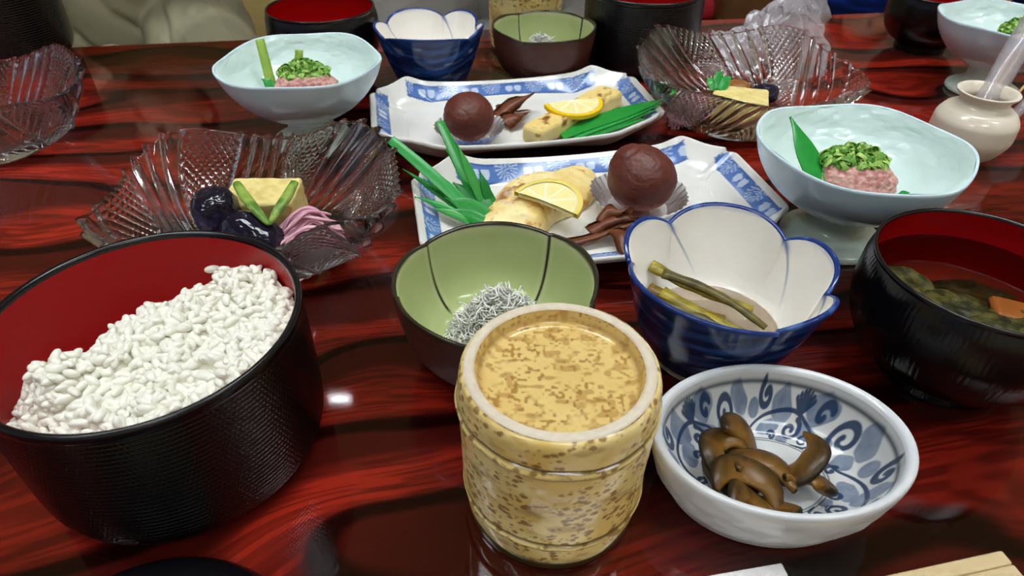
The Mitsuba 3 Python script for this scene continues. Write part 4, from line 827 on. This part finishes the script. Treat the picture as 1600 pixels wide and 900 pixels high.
# ------------------------------------------------------------------ people on the far side
def bones(J, R, L, edge=.028, extra=0.0, it=10):
    ms = []
    for a_, b_ in L:
        ms.append(m3.Manifold.batch_hull([m3.Manifold.sphere(R[a_] + extra, 20).translate(list(map(float, J[a_]))), m3.Manifold.sphere(R[b_] + extra, 20).translate(list(map(float, J[b_])))]))
    M = m3.Manifold.batch_boolean(ms, m3.OpType.Add).refine_to_length(edge).to_mesh()
    m = trimesh.Trimesh(M.vert_properties[:, :3], M.tri_verts, process=True)
    trimesh.smoothing.filter_taubin(m, iterations=it); return m
def person(key, base, face, cloth, shirt_bsdf, shirt_col, label, knee=(.34, .30, .10), hair=(.012, .010, .009)):
    cf, sf = math.cos(face), math.sin(face)
    def w(x, y, z): return np.array([base[0] + x * cf - y * sf, base[1] + x * sf + y * cf, FZ + .02 + z])   # y = the way the person faces
    J = dict(pel=w(0, 0, .12), bel=w(0, .02, .26), che=w(0, .03, .46), nk=w(0, .02, .58), hd=w(0, .04, .70), hd2=w(0, .06, .66), chin=w(0, .10, .62))
    R = dict(pel=.135, bel=.125, che=.12, nk=.05, hd=.088, hd2=.075, chin=.035)
    L = [('pel', 'bel'), ('bel', 'che'), ('che', 'nk'), ('nk', 'hd2'), ('hd', 'hd2'), ('hd2', 'chin')]
    for s, n in ((-1, 'l'), (1, 'r')):
        J |= {n + 'hip': w(s * .09, .0, .11), n + 'kn': w(s * knee[0], knee[1], knee[2]), n + 'an': w(-s * .06, .30 + .07 * s, .055), n + 'to': w(-s * .20, .27 + .07 * s, .05),
              n + 'sh': w(s * .17, .02, .50), n + 'el': w(s * .24, .12, .36), n + 'wr': w(s * .12, .30, .46), n + 'ha': w(s * .08, .35, .50), n + 'ear': w(s * .085, .03, .69), n + 'th': w(s * .05, .33, .53)}
        R |= {n + 'hip': .10, n + 'kn': .066, n + 'an': .042, n + 'to': .030, n + 'sh': .058, n + 'el': .042, n + 'wr': .029, n + 'ha': .026, n + 'ear': .018, n + 'th': .010}
        L += [('pel', n + 'hip'), (n + 'hip', n + 'kn'), (n + 'kn', n + 'an'), (n + 'an', n + 'to'), ('che', n + 'sh'), (n + 'sh', n + 'el'), (n + 'el', n + 'wr'), (n + 'wr', n + 'ha'), (n + 'wr', n + 'th'), ('hd', n + 'ear')]
        for q in range(4):
            a_, b_ = '%sf%d' % (n, q), '%sg%d' % (n, q); x = s * (.13 - .024 + .016 * q)
            x -= s * .05; J |= {a_: w(x, .37, .53), b_: w(x - s * .004, .385, .565 + (.008, .014, .010, 0)[q])}; R |= {a_: .0095, b_: .008}; L += [(n + 'ha', a_), (a_, b_)]
    J |= {'nose': w(0, .145, .665), 'nb': w(0, .125, .69)}; R |= {'nose': .012, 'nb': .012}; L += [('nb', 'nose'), ('hd2', 'nb')]
    m = bones(J, R, L, .014, 0, 4); put(key + '__body', m, 'satin', True, color=S(196, 150, 120))
    legs = [('pel', 'bel')] + [l for l in L if l[0] in ('lhip', 'rhip', 'lkn', 'rkn') and not l[1].endswith('to')] + [('pel', 'lhip'), ('pel', 'rhip')]
    t = bones(J, R, legs, .012, .024, 6); v = vcol(t); n_ = np.array(t.vertex_normals)
    fold = meshkit.fbm(np.stack([v[:, 0] * 10 + v[:, 2] * 14, v[:, 1] * 5 - v[:, 0] * 3, v[:, 2] * 4 + base[0] * 3], -1), 2, 2); fold = np.clip(np.abs(fold - .5) * 3.2, 0, 1) ** .7
    t.vertices = v + n_ * (.026 * (fold - .4))[:, None]; put(key + '__trousers', t, 'matte', True, color=lerp(cloth, cloth * .72, sstep(.45, .6, nz(v, 8, 3))))
    sh = bones(J, R, [('bel', 'che'), ('che', 'lsh'), ('che', 'rsh'), ('lsh', 'lel'), ('rsh', 'rel'), ('lel', 'lwr'), ('rel', 'rwr')], .018, .008, 6); v = vcol(sh); n_ = np.array(sh.vertex_normals)
    sh.vertices = v + n_ * (.012 * (nz(v, 9, 5) - .4))[:, None]; put(key + '__shirt', sh, shirt_bsdf, True, color=shirt_col if shirt_col is not None else None)
    hc = trimesh.creation.icosphere(subdivisions=4); hv = np.array(hc.vertices); hv = hv * [.097, .103, .10] ; hv = hv * (1 + .05 * (nz(hv, 60, 4)[:, None] - .5))
    hv[:, 2] = np.where(hv[:, 1] > .03, np.maximum(hv[:, 2], .035), np.maximum(hv[:, 2], -.05)); hc.vertices = hv @ np.array([[cf, sf, 0], [-sf, cf, 0], [0, 0, 1]]) + w(0, .03, .715)
    put(key + '__hair', hc, 'satin', True, color=np.array(hair))
    for s, n in ((-1, ''), (1, '_001')): put(key + '__eye' + n, xf(trimesh.creation.icosphere(subdivisions=2, radius=.011), w(s * .030, .118, .695)), 'glaze', True, color=S(30, 22, 18))
    put(key + '__mouth', xf(blob((.02, .006, .005), 2, 0), w(0, .128, .635), face), 'satin', True, color=S(150, 84, 74))
    tag(key, label, 'person')
person('person', (-.80, 1.50), PI - .15, S(158, 152, 126), 'matte', S(84, 76, 48), 'person in khaki trousers sitting cross-legged behind the far left black bowl')
person('person_001', (-.02, 1.72), PI, S(128, 124, 118), 'check_cloth', None, 'person in grey trousers and a checked shirt sitting behind the far blue bowl')
person('person_002', (1.16, 2.35), PI + .2, S(24, 44, 130), 'matte', S(30, 50, 140), 'person in blue clothes sitting in the distance behind the plastic wrapper')
m = rbox(.50, .50, .06, .028).subdivide_to_size(.03); put('floor_cushion', xf(m, (.44, 2.18, FZ + .05), .3), 'matte', True, color=S(150, 40, 48)); tag('floor_cushion', 'red floor cushion on the mats beyond the tall black bowl', 'cushion')
m = rbox(.20, .14, .16, .03).subdivide_to_size(.02); put('leather_bag', xf(m, (.66, 1.98, FZ + .10), .2), 'satin', True, color=lerp(S(92, 54, 26), S(60, 34, 18), nz(vcol(m), 20, 2))); tag('leather_bag', 'brown leather bag on the floor beyond the table near the red cushion', 'bag')
